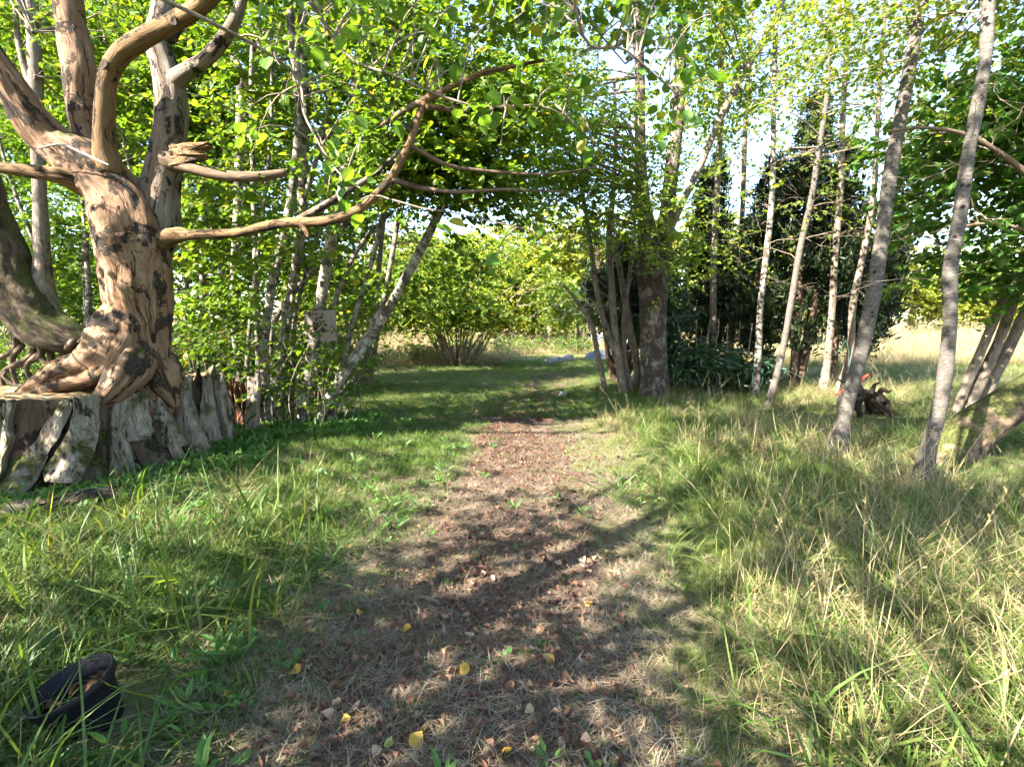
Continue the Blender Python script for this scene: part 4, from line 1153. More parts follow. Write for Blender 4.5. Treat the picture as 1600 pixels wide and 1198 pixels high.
# ------------------------------------------------------------------ hazel whose boughs hang over the camera
hz_t = thing("overhanging_hazel", "hazel boughs with large bright leaves hanging in from the top of the view", "tree", (-3.0, .3, hz(-3, .3)))
O_ST = [
    [[-3.0, .3, -.05, .07], [-2.7, .8, 1.6, .06], [-2.2, 1.7, 3.1, .05], [-1.4, 2.9, 4.1, .035], [-.5, 3.9, 4.5, .022], [.4, 4.7, 4.4, .012], [1.1, 5.3, 4.1, .006]],
    [[-3.05, .35, -.05, .06], [-3.0, .9, 1.8, .05], [-2.9, 1.9, 3.4, .04], [-2.5, 3.1, 4.3, .028], [-2.0, 4.2, 4.5, .016], [-1.6, 5.0, 4.2, .007]],
    [[-2.95, .25, -.05, .06], [-2.3, .5, 1.9, .05], [-1.2, 1.0, 3.5, .04], [.1, 2.0, 4.5, .03], [1.4, 3.2, 4.9, .018], [2.5, 4.2, 4.8, .008]],
    [[-3.1, .2, -.05, .05], [-3.2, .4, 2.2, .04], [-3.1, 1.0, 4.2, .03], [-2.6, 2.2, 5.4, .02], [-1.8, 3.4, 5.8, .01]],
]
on = []
for k, s in enumerate(O_ST):
    add_limb("stem", s, MAT["bark"], hz_t, n=12, per=6, seed=430 + k); on.append(np.array(s))
BOUGH = [
    [[-1.4, 2.9, 4.1, .014], [*P(520, 60, 3.5), .010], [*P(620, 120, 3.4), .008], [*P(740, 165, 3.3), .007], [*P(860, 170, 3.3), .005], [*P(940, 235, 3.5), .003]],
    [[-2.2, 1.7, 3.1, .014], [*P(430, 90, 3.6), .010], [*P(480, 190, 3.5), .008], [*P(540, 280, 3.4), .006], [*P(640, 320, 3.3), .005], [*P(720, 335, 3.3), .004], [*P(830, 360, 3.4), .003]],
    [[.1, 2.0, 4.5, .014], [*P(900, 20, 3.2), .010], [*P(980, 80, 3.3), .007], [*P(1060, 150, 3.5), .004]],
]
for k, s in enumerate(BOUGH):
    add_limb("bough", s, MAT["twig"], hz_t, n=7, per=6, lump=.2, seed=450 + k); on.append(np.array(s))
onn = stem_nodes(*on)
onn = onn[onn[:, 2] > 2.0]
# individual large leaves in view
def visible_px(p):
    v = p - np.array([0, 0, CAM_H])
    f = v[1] * CP - v[2] * SP; u = v[1] * SP + v[2] * CP
    return 800 + 800 * v[0] / f, 599 - 800 * u / f, f
lv, lf = leaf_template("ovate")
# finer near leaf: rounded outline with a fold
ang = np.linspace(-.5 * math.pi, 1.5 * math.pi, 15)[:-1]
out_ = np.array([[.46 * math.cos(a) * (1 - .12 * math.sin(a)), .5 + .52 * math.sin(a) + (.08 if abs(a - math.pi / 2) < .1 else 0), 0] for a in ang])
out_[:, 2] = np.abs(out_[:, 0]) * .25 - .12 * (out_[:, 1] - .4) ** 2
LV = np.vstack([out_, [[0, .25, -.01], [0, .5, 0], [0, .75, -.02]]])
nl = 14
half1 = list(range(0, 8)) + [16, 15, 14]           # right side
half2 = [0, 14, 15, 16, 7, 8, 9, 10, 11, 12, 13]
big_leaf = bpy.data.meshes.new("leaf")
big_leaf.from_pydata([tuple(v) for v in LV], [], [half1, half2])
big_leaf.materials.append(MAT["hazel"])
MAT["nearleaf"] = None
tint_meshes = []
for nm, c0 in (("near_leaf_green", (.085, .17, .028)), ("near_leaf_bright", (.12, .21, .03)), ("near_leaf_deep", (.055, .125, .025)), ("near_leaf_yellow", (.25, .25, .03))):
    mm = big_leaf.copy(); mm.materials.clear()
    mm.materials.append(leaf_mat(nm, [(0, c0), (1, c0)], .5))
    tint_meshes.append(mm)
count = 0
HANG = [(540, 312, 3.4), (505, 300, 3.5), (560, 330, 3.3), (700, 345, 3.3), (765, 195, 3.2), (745, 175, 3.4), (930, 245, 3.5), (860, 150, 3.3), (905, 125, 3.2), (1050, 170, 3.6), (1065, 120, 3.4), (980, 10, 3.0), (840, 375, 3.3), (775, 425, 3.4), (840, 350, 3.7), (500, 215, 3.4), (515, 215, 3.5), (660, 60, 3.2), (690, 90, 3.1), (540, 60, 3.0), (860, 60, 3.1)]
twl = []
def near_leaf(p, yaw, pitch, roll, size, kind):
    o = bpy.data.objects.new("leaf", tint_meshes[kind])
    COL.objects.link(o)
    o.parent = hz_t
    R = rot_from(np.array([yaw]), np.array([pitch]), np.array([roll]))[0]
    M = Matrix(R.tolist()).to_4x4(); M = M @ Matrix.Scale(size, 4)
    M.translation = Vector(p - base_of(hz_t))
    o.matrix_local = M
targets = [P(a, b, d) for a, b, d in HANG]
while len(targets) < 130:
    px, py = rng.uniform(380, 1150), rng.uniform(-20, 1) ** 2 / 400 * 260
    d = rng.uniform(3.0, 4.8)
    targets.append(P(px, py, d))
for T0 in targets:
    k = int(np.argmin(np.linalg.norm(onn[:, :3] - T0, axis=1) + rng.uniform(0, .1, len(onn))))
    if np.linalg.norm(onn[k, :3] - T0) > 1.1: continue
    c = onn[k, :3]
    t = np.linspace(0, 1, 8)[:, None]
    B = c * (1 - t) + T0 * t + np.array([0, 0, 1.]) * (np.sin(t * math.pi) * .2 * np.linalg.norm(T0 - c)) + np.cumsum(rng.normal(0, .012, (8, 3)), 0) * t
    twl.append(B)
    az = math.atan2(-(T0 - c)[0], (T0 - c)[1])
    nlv = rng.integers(3, 6)
    for q in range(nlv):
        if count >= 290: break
        p = T0 + (B[-1] - B[-2]) / (np.linalg.norm(B[-1] - B[-2]) + 1e-6) * (-.07 * q) + rng.normal(0, .012, 3)
        if p[1] < 2.4: continue
        near_leaf(p, az + (1 if q % 2 else -1) * rng.uniform(.3, 1.2), rng.normal(-.5, .4), rng.normal(0, .5), rng.uniform(.06, .10), int(rng.choice([0, 0, 1, 1, 2, 3], p=[.25, .2, .25, .1, .15, .05])))
        count += 1
B = np.array(twl)
V, F, b, _ = tubes(B, np.broadcast_to(np.linspace(.007, .002, 8), B.shape[:2]), 5)
tag(link("twigs", mesh_from("twigs", V - base_of(hz_t), F, [MAT["twig"]], {"bark": b}, smooth=True), hz_t), kind="stuff")
add_crown(hz_t, onn, [(-1.0, 4.4, 5.2, 2.6, 1.4, .8), (1.2, 4.6, 5.2, 2.2, 1.2, .7), (-2.4, 3.0, 5.4, 1.6, 1.6, 1.0), (0, 5.0, 4.3, 2.4, .9, .6, .8), (-1.6, 2.2, 7.0, 2.4, 2.0, 1.1), (-1.9, .4, 5.0, 1.9, 1.5, 1.2, 1.3)], 1700, leaf="ovate", size=.085, nleaf=11, length=.45, mat="hazel", thr=.44, nbranch=60, seed=440, brad=.012)

# ------------------------------------------------------------------ trees left of and behind the camera that shade the path
for k, (x, y, h, r, n, lab) in enumerate([
        (-13.0, 2.5, 12.0, 3.0, 800, "tall broadleaf tree beyond the huge stump outside the view"),
        (-4.0, -9.0, 10.5, 2.6, 600, "broadleaf tree straight behind the viewpoint"),
        (-14.0, -7.0, 14.0, 3.0, 500, "tallest broadleaf tree behind the viewpoint on the left"),
        (-15.0, 7.5, 11.0, 3.0, 700, "broadleaf tree at the outer edge of the left wood"),
        (-4.8, -.6, 5.8, 2.3, 980, "hazel tree just left of the viewpoint"),
        (-3.2, -2.4, 5.6, 2.0, 680, "hazel tree close behind the viewpoint"),
        (-7.2, 2.2, 6.2, 2.0, 800, "hazel tree left of the huge stump outside the view"),
        (-6.8, -2.6, 6.2, 2.0, 560, "hazel tree behind the viewpoint on the left")]):
    simple_tree("shade_tree", lab, "tree", x, y, h, [(x, y, h * .66, r, r, h * .34), (x + 1.2, y + .8, h * .5, r * .8, r * .8, h * .2), (x - 1, y - 1, h * .55, r * .7, r * .7, h * .25)], n, r=.16, trunk_mat="bark", group="trees shading the path", leaf="small", size=.09, nleaf=10, length=.38, mat="forest", thr=.53, freq=3.0, nbranch=50, seed=500 + k, twigs=False)

# ------------------------------------------------------------------ far trees beyond the clearing and the meadow
ORD = ["first", "second", "third", "fourth", "fifth", "sixth", "seventh", "eighth", "ninth", "tenth", "eleventh", "twelfth", "thirteenth", "fourteenth", "fifteenth"]
FAR = [(520, 40, 8.5, 4.0), (620, 38, 9.0, 4.2), (700, 42, 10.0, 4.4), (770, 34, 9.0, 3.8), (850, 33, 9.5, 3.8), (905, 40, 11, 4.2), (985, 46, 12, 4.6), (1075, 44, 12, 4.8), (1160, 46, 12, 4.8), (1240, 48, 12, 5), (1330, 50, 12, 5), (1420, 56, 11, 5), (1500, 56, 11, 5), (1580, 55, 12, 5), (1680, 48, 11, 5)]
for k, (px, d, h, r) in enumerate(FAR):
    b = P(px, 520, d)
    simple_tree("far_tree", "sunlit yellow green far tree, %s from the left beyond the clearing and meadow" % ORD[k], "tree", b[0], b[1], h, [(b[0], b[1], h * .55, r, r * .7, h * .42), (b[0] + rng.normal(0, 1.2), b[1], h * .35, r * 1.05, r * .7, h * .3)], 1150, r=.2, group="far sunlit trees", leaf="small", size=.34, nleaf=11, length=1.0, mat="far", thr=.40, freq=.45, nbranch=25, seed=600 + k, twigs=False, brad=.04)

# ------------------------------------------------------------------ small things
def plain_mat(name, col, rough=.6, spec=.4, metal=0.0, nscale=30, var=.35, bs=.2):
    m, nt, out = new_mat(name)
    co = nt.nodes.new("ShaderNodeTexCoord").outputs["Object"]
    n = noise(nt, co, nscale, 4, .65)
    lo = tuple(c * (1 - var) for c in col); hi_ = tuple(min(1, c * (1 + var)) for c in col)
    principled(nt, out, ramp(nt, n, [(.3, lo), (.7, hi_)]), rough, bump(nt, n, bs, .004), spec, metal)
    return m
MAT["blackplastic"] = plain_mat("black_plastic", (.005, .005, .007), .5, .2)
MAT["red"] = plain_mat("red_rubber_grip", (.55, .05, .03), .5, .4)
MAT["darkmetal"] = plain_mat("dark_metal", (.035, .033, .035), .45, .5, .5)
MAT["stone"] = plain_mat("grey_stone", (.22, .215, .21), .9, .2, 0, 12, .4, .8)
MAT["rope"] = plain_mat("teal_rope", (.05, .105, .085), .8, .2)
MAT["tarp"] = plain_mat("blue_tarp", (.075, .09, .115), .6, .3)
MAT["carpaint"] = plain_mat("pale_car_paint", (.2, .22, .25), .3, .5)
MAT["glass"] = plain_mat("dark_car_glass", (.05, .07, .1), .1, .6)
MAT["tyre"] = plain_mat("tyre_rubber", (.02, .02, .02), .9, .2)
MAT["timber"] = plain_mat("grey_timber", (.22, .2, .19), .9, .2)

def lathe(prof, n, mat, name, parent, M=None, smooth=True):
    th = np.linspace(0, 2 * math.pi, n, endpoint=False)
    V = np.concatenate([np.stack([np.cos(th) * r, np.sin(th) * r, np.full(n, z)], -1) for r, z in prof])
    i = np.arange(len(V)).reshape(len(prof), n)
    F = np.stack([i[:-1], np.roll(i[:-1], -1, 1), np.roll(i[1:], -1, 1), i[1:]], -1).reshape(-1, 4)
    o = link(name, mesh_from(name, V, [F], [mat], {"bark": V}, smooth=smooth), parent)
    if M is not None: o.matrix_local = M
    return o

# plant pot, tilted, half sunk in the grass
pc_ = G(134, 1152)
POT = (pc_[0], pc_[1])
pot = thing("plant_pot", "black plastic plant pot tilted in the grass at the lower left corner", "pot", (pc_[0], pc_[1] + .05, hz(*POT) - .02))
pot.scale = (.75, .75, .75)
pot.rotation_euler = (math.radians(10), math.radians(-14), 0)
lathe([(.001, .01), (.125, .01), (.128, 0.0), (.132, .02), (.165, .20), (.172, .245)], 40, MAT["blackplastic"], "wall", pot)
lathe([(.172, .243), (.188, .245), (.192, .25), (.194, .285), (.190, .292), (.184, .290), (.180, .25), (.166, .245), (.158, .20), (.125, .03), (.001, .028)], 40, MAT["blackplastic"], "rim", pot)
# dry leaf scraps lying in the pot's mouth
cv = []
for k in range(46):
    a = rng.uniform(0, 6.28); r = .14 * math.sqrt(rng.uniform(0, 1))
    cv.append([math.cos(a) * r, math.sin(a) * r - .01, .175 + rng.uniform(0, .03)])
cv = np.array(cv)
link("leaf_scraps", leaves_mesh("leaf_scraps", cv, rng.uniform(0, 6.28, 46), rng.normal(0, .4, 46), rng.normal(0, .7, 46), rng.uniform(.03, .07, 46), "ovate", MAT["leaf_brown"], np.zeros(3)), pot)

def rock(name, label, c, r, mat, seed, flat=.7):
    import bmesh
    bm = bmesh.new(); bmesh.ops.create_icosphere(bm, subdivisions=3, radius=1.0)
    co = np.array([v.co[:] for v in bm.verts])
    f = 1 + (fbm(co * 1.6, seed) - .5) * .9
    for v, q in zip(bm.verts, co * f[:, None]):
        v.co = (q[0] * r, q[1] * r * .8, q[2] * r * flat)
    me = bpy.data.meshes.new(name); bm.to_mesh(me); bm.free()
    for p in me.polygons: p.use_smooth = True
    me.materials.append(mat)
    o = link(name, me, None, (c[0], c[1], hz(c[0], c[1]) + r * flat * .5))
    tag(o, label, "stone")
rock("pale_stone", "small pale grey stone lying on the grass track", G(879, 618), .10, MAT["stone"], 3)

def box_geo(c, s, rz=0.0):
    cx, cy, cz = c; sx, sy, sz = s
    V = np.array([[x * sx / 2, y * sy / 2, z * sz / 2] for x in (-1, 1) for y in (-1, 1) for z in (-1, 1)])
    R = np.array([[math.cos(rz), -math.sin(rz), 0], [math.sin(rz), math.cos(rz), 0], [0, 0, 1]])
    V = V @ R.T + np.array(c)
    F = np.array([[0, 1, 3, 2], [4, 6, 7, 5], [0, 4, 5, 1], [2, 3, 7, 6], [0, 2, 6, 4], [1, 5, 7, 3]])
    return V, F

def beam(label, p0, p1, w, mat):
    d = thing("timber_beam", label, "beam", (p0[0], p0[1], hz(p0[0], p0[1])))
    board("beam_body", None, None, np.array(p0) + [0, 0, w / 2], np.array(p1) + [0, 0, w / 2], w, w, mat, 90, d, face=(0, -1, 0), taper=1.0)
b0, b1 = G(852, 569), G(892, 563)
b0[2] = hz(b0[0], b0[1]); b1[2] = hz(b1[0], b1[1])
MAT["timberb"] = bark_mat("old_timber", [(.13, .12, .12), (.24, .22, .22), (.34, .32, .31)], (.07, .06, .06), .35, .1)
beam("grey timber beam lying at the far edge of the grass track", b0, b1, .22, "timberb")

# blue tarp heap
tb = G(940, 560)
import bmesh
nx_ = 22
g = np.linspace(-1, 1, nx_)
X, Y = np.meshgrid(g, g)
rr = np.clip(1 - np.maximum(np.abs(X), np.abs(Y)) ** 4, 0, 1)
Z = .38 * rr * (.7 + .6 * fbm(np.stack([X.ravel() * 2, Y.ravel() * 2, X.ravel() * 0], -1), 77).reshape(X.shape))
V = np.stack([X * .75, Y * .5, Z], -1).reshape(-1, 3)
i = np.arange(nx_ * nx_).reshape(nx_, nx_)
F = np.stack([i[:-1, :-1], i[:-1, 1:], i[1:, 1:], i[1:, :-1]], -1).reshape(-1, 4)
o = link("blue_tarp", mesh_from("blue_tarp", V, [F], [MAT["tarp"]], smooth=True), None, (tb[0], tb[1], hz(tb[0], tb[1])))
tag(o, "pale blue tarp heap far off behind the bare saplings", "tarp")

# pale car far behind the saplings
cy_ = 32.0
cx_ = P(975, 530, cy_)[0]
cz_ = hz(cx_, cy_)
car = thing("parked_car", "pale car parked far off, half hidden behind the bare saplings", "car", (cx_, cy_, cz_))
prof = np.array([[-2.05, .35], [-2.1, .7], [-1.95, .92], [-1.15, 1.0], [-.55, 1.45], [.85, 1.48], [1.45, 1.02], [2.0, .95], [2.1, .7], [2.08, .35]])
def extrude(prof, w, mat, name, parent, inset=0.0):
    n = len(prof)
    V = np.concatenate([np.stack([prof[:, 0], np.full(n, -w / 2), prof[:, 1]], -1), np.stack([prof[:, 0], np.full(n, w / 2), prof[:, 1]], -1)])
    top = prof[:, 1] > 1.1
    V[:n][top, 1] += .15; V[n:][top, 1] -= .15
    i = np.arange(n)
    F = np.stack([i, np.roll(i, -1), np.roll(i, -1) + n, i + n], -1)
    return link(name, mesh_from(name, V, [F, i[None, ::-1], i[None] + n], [mat]), parent)
o = extrude(prof, 1.7, MAT["carpaint"], "body", car)
bv = o.modifiers.new("bevel", 'BEVEL'); bv.width = .05; bv.segments = 2
for nm, q in (("front_window", [[-1.0, 1.03], [-.5, 1.38], [.1, 1.40], [.1, 1.03]]), ("rear_window", [[.18, 1.03], [.18, 1.40], [.78, 1.40], [1.25, 1.03]])):
    for sgn in (-1, 1):
        q_ = np.array(q); y0 = np.where(q_[:, 1] > 1.1, .71, .86) * sgn
        V = np.stack([q_[:, 0], y0, q_[:, 1]], -1)
        V2 = V.copy(); V2[:, 1] += .02 * sgn
        i = np.arange(4)
        F = np.stack([i, np.roll(i, -1), np.roll(i, -1) + 4, i + 4], -1)
        link("window", mesh_from("window", np.vstack([V, V2]), [F, i[None], i[None] + 4], [MAT["glass"]]), car)
for x_ in (-1.3, 1.3):
    for sgn in (-1, 1):
        M = Matrix.Translation((x_, .78 * sgn, .32)) @ Matrix.Rotation(math.radians(90), 4, 'X')
        wv_ = lathe([(.001, -.1), (.2, -.1), (.31, -.09), (.33, -.05), (.33, .05), (.31, .09), (.2, .1), (.001, .1)], 18, MAT["tyre"], "wheel", car, M)
        lathe([(.001, -.11), (.15, -.108), (.19, -.10), (.19, .10), (.15, .108), (.001, .11)], 14, MAT["darkmetal"], "hub", wv_)

# handlebar with red grips
hc = P(1328, 625, 8.6)
hb_ = thing("handcart", "dark metal handcart with two red grips in the grass behind the left leaning birch", "cart", (hc[0], hc[1], hz(hc[0], hc[1])))
gA, gB = P(1309, 617, 8.5), P(1347, 590, 8.8)
cA, cB = P(1318, 605, 8.7), P(1338, 600, 8.85)
lowA, lowB = P(1325, 640, 8.8), P(1340, 640, 9.0)
def tube_part(name, pts, r, mat, parent, n=8):
    return add_limb(name, [[*p, r] for p in pts], MAT[mat], parent, n=n, per=4, lump=0)
tube_part("handle", [P(1313, 611, 8.52), cA, P(1326, 600, 8.75), lowA], .013, "darkmetal", hb_)
tube_part("handle", [P(1347, 592, 8.8), cB, P(1342, 612, 8.85), lowB], .013, "darkmetal", hb_)
tube_part("crossbar", [P(1308, 592, 8.75), P(1320, 597, 8.75), P(1338, 600, 8.85)], .016, "darkmetal", hb_)
def grip(p0, p1): return add_limb("grip", [[*p0, .014], [*(p0 * .9 + p1 * .1), .019], [*(p0 * .5 + p1 * .5), .02], [*(p0 * .1 + p1 * .9), .019], [*p1, .015]], MAT["red"], hb_, n=10, per=3, lump=0)
grip(P(1305, 618, 8.48), P(1319, 609, 8.56))
grip(P(1344, 594, 8.78), P(1357, 585, 8.84))
V, F = box_geo(P(1323, 622, 8.85), (.16, .12, .22), .4)
o = link("gear_box", mesh_from("gear_box", V - base_of(hb_), [F], [MAT["darkmetal"]]), hb_)
bv = o.modifiers.new("bevel", 'BEVEL'); bv.width = .03; bv.segments = 3
for k, (a, b_) in enumerate(((1316, 650), (1336, 652))):
    M = Matrix.Translation(Vector(P(a, b_, 8.8) - base_of(hb_)) ) @ Matrix.Rotation(math.radians(90), 4, 'Y')
    c = P(a, 640, 8.8) - base_of(hb_); c[2] = .14
    M.translation = Vector(c)
    lathe([(.02, -.03), (.1, -.035), (.14, -.02), (.14, .02), (.1, .035), (.02, .03)], 16, MAT["tyre"], "wheel", hb_, M)

# dark gnarled root lying in the grass
rt_ = P(1365, 628, 8.2)
ro = thing("gnarled_root", "dark gnarled root lying in the sunlit grass right of the red grips", "root", (rt_[0], rt_[1], hz(rt_[0], rt_[1])))
for s in ([(1338, 610, 5), (1350, 616, 9), (1362, 615, 7), (1374, 622, 9), (1385, 628, 6), (1390, 638, 5), (1398, 644, 2)], [(1346, 618, 7), (1340, 632, 6), (1343, 645, 5), (1336, 664, 4)], [(1366, 620, 7), (1362, 634, 5), (1372, 642, 5), (1380, 646, 2)],
          [(1350, 614, 5), (1342, 604, 4), (1336, 602, 3), (1330, 594, 1.5)], [(1372, 618, 5), (1378, 608, 4), (1388, 612, 3), (1394, 609, 1)], [(1354, 620, 8, .2), (1358, 640, 6, .2), (1352, 652, 6, .2), (1357, 668, 4, .2)], [(1380, 626, 5, .1), (1376, 640, 4, .1), (1386, 650, 3, .1), (1384, 664, 2, .1)], [(1362, 614, 4, -.1), (1366, 602, 3, -.15), (1374, 598, 1.5, -.15)], [(1344, 622, 5, -.1), (1330, 628, 4, -.15), (1322, 640, 2, -.15)], [(1368, 628, 6, -.1), (1384, 640, 4, -.2), (1396, 654, 2, -.2)]):
    add_limb("root", limb_px(s, 8.2), MAT["blackroot"], ro, n=12, per=8, lump=.45, lump_f=6, ridge=.15, grain=.2)

# green rope
rp = thing("green_rope", "pale green rope slung from the slim trunks down into the grass", "rope", P(1165, 556, 9.6))
add_limb("rope_line", limb_px([(1165, 548, .45), (1190, 563, .45), (1225, 577, .45), (1260, 592, .45), (1290, 606, .45), (1303, 612, .45)], 9.2), MAT["rope"], rp, n=6, lump=0)
add_limb("rope_loop", limb_px([(1305, 555, .45), (1316, 540, .45), (1322, 533, .45), (1326, 550, .45), (1326, 570, .45), (1330, 578, .45), (1322, 582, .45)], 9.4), MAT["rope"], rp, n=6, lump=0)
add_limb("rope_tail", limb_px([(1181, 560, .45), (1176, 590, .45), (1180, 615, .45), (1190, 600, .45), (1193, 575, .45)], 9.6), MAT["rope"], rp, n=6, lump=0)

# ------------------------------------------------------------------ grass, litter and weeds
def blade_clump(name, nb, h, w, spread, lean, bend, mat, flat=False, droopy=0.0):
    a = rng.uniform(0, 2 * math.pi, nb); r = spread * np.sqrt(rng.uniform(0, 1, nb)); b0 = rng.uniform(0, 2 * math.pi, nb)
    base = np.stack([np.cos(b0) * r, np.sin(b0) * r, np.zeros(nb)], -1)
    H = h * rng.uniform(.45, 1.15, nb)
    seg = 4
    ph0 = np.abs(rng.normal(lean, lean * .5, nb)); bd = np.abs(rng.normal(bend, bend * .5, nb)) + droopy
    ts = np.linspace(0, 1, seg + 1)
    pts = np.zeros((nb, seg + 1, 3)); cur = base.copy(); pts[:, 0] = cur
    dirh = np.stack([np.cos(a), np.sin(a)], -1)
    for k in range(seg):
        ph = ph0 + bd * ts[k + 1]
        ph = np.minimum(ph, 2.3)
        cur = cur + np.stack([dirh[:, 0] * np.sin(ph), dirh[:, 1] * np.sin(ph), np.cos(ph)], -1) * (H / seg)[:, None]
        pts[:, k + 1] = cur
    if flat:
        pts[:, :, 2] = np.abs(pts[:, :, 2]) * .35 + rng.uniform(0, .02, (nb, 1))
    pts[:, :, 2] = np.maximum(pts[:, :, 2], .004)
    tw = rng.normal(0, .5, nb)
    sd = np.stack([-np.sin(a + tw), np.cos(a + tw), np.zeros(nb)], -1)
    W = w * rng.uniform(.6, 1.3, nb)
    prof = np.array([.8, 1.0, .85, .55])
    V = []
    L = pts[:, :seg] - sd[:, None] * (W[:, None] * prof[None])[..., None] / 2
    Rr = pts[:, :seg] + sd[:, None] * (W[:, None] * prof[None])[..., None] / 2
    V = np.concatenate([L, Rr, pts[:, seg:]], 1)   # nb, 2*seg+1
    n = 2 * seg + 1
    q = np.array([[k, seg + k, seg + k + 1, k + 1] for k in range(seg - 1)])
    tri = np.array([[seg - 1, 2 * seg - 1, 2 * seg]])
    off = (np.arange(nb) * n)[:, None, None]
    return mesh_from(name, V.reshape(-1, 3), [(off + q[None]).reshape(-1, 4), (off + tri[None]).reshape(-1, 3)], [MAT[mat]])

def seed_stalk(name, h, lean, mat="grass2"):
    n = 7
    t = np.linspace(0, 1, n)
    a = rng.uniform(0, 6.28)
    pts = np.stack([np.cos(a) * lean * t ** 1.8, np.sin(a) * lean * t ** 1.8, h * (t - .18 * lean * t ** 2)], -1)[None]
    V, F, _, _ = tubes(pts, np.linspace(.0018, .0009, n)[None], 3)
    Vs, Fs = [V], list(F)
    # seed head: short scales round the top third
    ns = 20
    s = np.linspace(.74, 1.0, ns)
    pos = np.stack([np.interp(s, t, pts[0, :, k]) for k in range(3)], -1)
    v, f = leaf_template("needle")
    R = rot_from(rng.uniform(0, 6.28, ns), rng.uniform(.3, 1.1, ns), rng.uniform(0, 3, ns))
    VV = np.einsum('nij,kj->nki', R, v) * rng.uniform(.014, .03, ns)[:, None, None] + pos[:, None]
    ff = (np.arange(ns)[:, None, None] * len(v) + f[None]).reshape(-1, 3) + len(V)
    return mesh_from(name, np.concatenate([V, VV.reshape(-1, 3)]), Fs + [ff], [MAT[mat]])

def weed(name, nlf, size, kind, mat="weed", up=.5):
    a = np.arange(nlf) * 2.4 + rng.normal(0, .3, nlf)
    h = rng.uniform(.01, .07, nlf)
    r = rng.uniform(.0, .04, nlf)
    pos = np.stack([-np.sin(a) * r, np.cos(a) * r, h], -1)
    me = leaves_mesh(name, pos, a, rng.normal(up, .3, nlf), rng.normal(0, .3, nlf), size * rng.uniform(.6, 1.2, nlf), kind, MAT[mat], np.zeros(3))
    return me

def litter_leaf(name, mat="litter", cf=1.0):
    """a curled dead leaf"""
    n = 5
    u = np.linspace(-1, 1, n); v = np.linspace(0, 1, n)
    U, Vv = np.meshgrid(u, v)
    wd = np.array([.12, .42, .5, .36, .03])[:, None]
    X = U * wd; Yy = Vv
    curl = rng.uniform(.6, 2.6) * cf; c2 = rng.uniform(-1.2, 1.3); tws = rng.uniform(-1, 1); X = X * rng.uniform(.55, 1.0)
    Z = curl * np.abs(X) ** 1.4 * 1.2 + c2 * (Vv - .5) ** 2 + tws * X * (Vv - .4) + rng.normal(0, .045, X.shape)
    Yy = Yy + rng.normal(0, .03, X.shape); X = X * (1 - .25 * np.clip(curl - 1, 0, 1.5)) + rng.normal(0, .03, X.shape)
    Z -= Z.min()
    V = np.stack([X, Yy - .5, Z], -1).reshape(-1, 3)
    i = np.arange(n * n).reshape(n, n)
    F = np.stack([i[:-1, :-1], i[:-1, 1:], i[1:, 1:], i[1:, :-1]], -1).reshape(-1, 4)
    return mesh_from(name, V, [F], [MAT[mat]], smooth=True)

def make_coll(name, meshes):
    c = bpy.data.collections.new(name)
    for k, m in enumerate(meshes):
        o = bpy.data.objects.new("%s_%02d" % (name, k), m)
        c.objects.link(o)
    return c

C_TALL = make_coll("tall_grass_source", [blade_clump("tall_grass_tuft", 24, .42, .0055, .11, .4, 1.3, "grass", droopy=.2) for _ in range(5)])
C_MID = make_coll("mid_grass_source", [blade_clump("mid_grass_tuft", 24, .26, .0055, .09, .35, 1.4, "grass", droopy=.2) for _ in range(5)])
C_DRY = make_coll("dry_grass_source", [blade_clump("dry_grass_tuft", 20, .42, .004, .12, .5, 1.0, "grass2", droopy=.3) for _ in range(4)] + [blade_clump("dry_grass_tuft", 7, .75, .0055, .12, .45, .7, "grass2") for _ in range(2)])
C_LAWN = make_coll("lawn_source", [blade_clump("lawn_tuft", 26, .085, .0038, .09, .5, .8, "lawn") for _ in range(5)])
C_THATCH = make_coll("thatch_source", [blade_clump("thatch_tuft", 22, .16, .003, .10, 1.2, .5, "thatch", flat=True) for _ in range(5)])
C_WEED = make_coll("weed_source", [weed("weed", 7, .05, "ovate") for _ in range(3)] + [weed("weed", 9, .11, "lance", up=.6) for _ in range(2)] + [weed("weed", 12, .03, "ovate", up=.2) for _ in range(3)])
C_STALK = make_coll("seed_stalk_source", [seed_stalk("seed_stalk", rng.uniform(.55, .85), rng.uniform(.1, .45)) for _ in range(6)])
C_LIT = make_coll("litter_source", [litter_leaf("litter_leaf") for _ in range(6)])

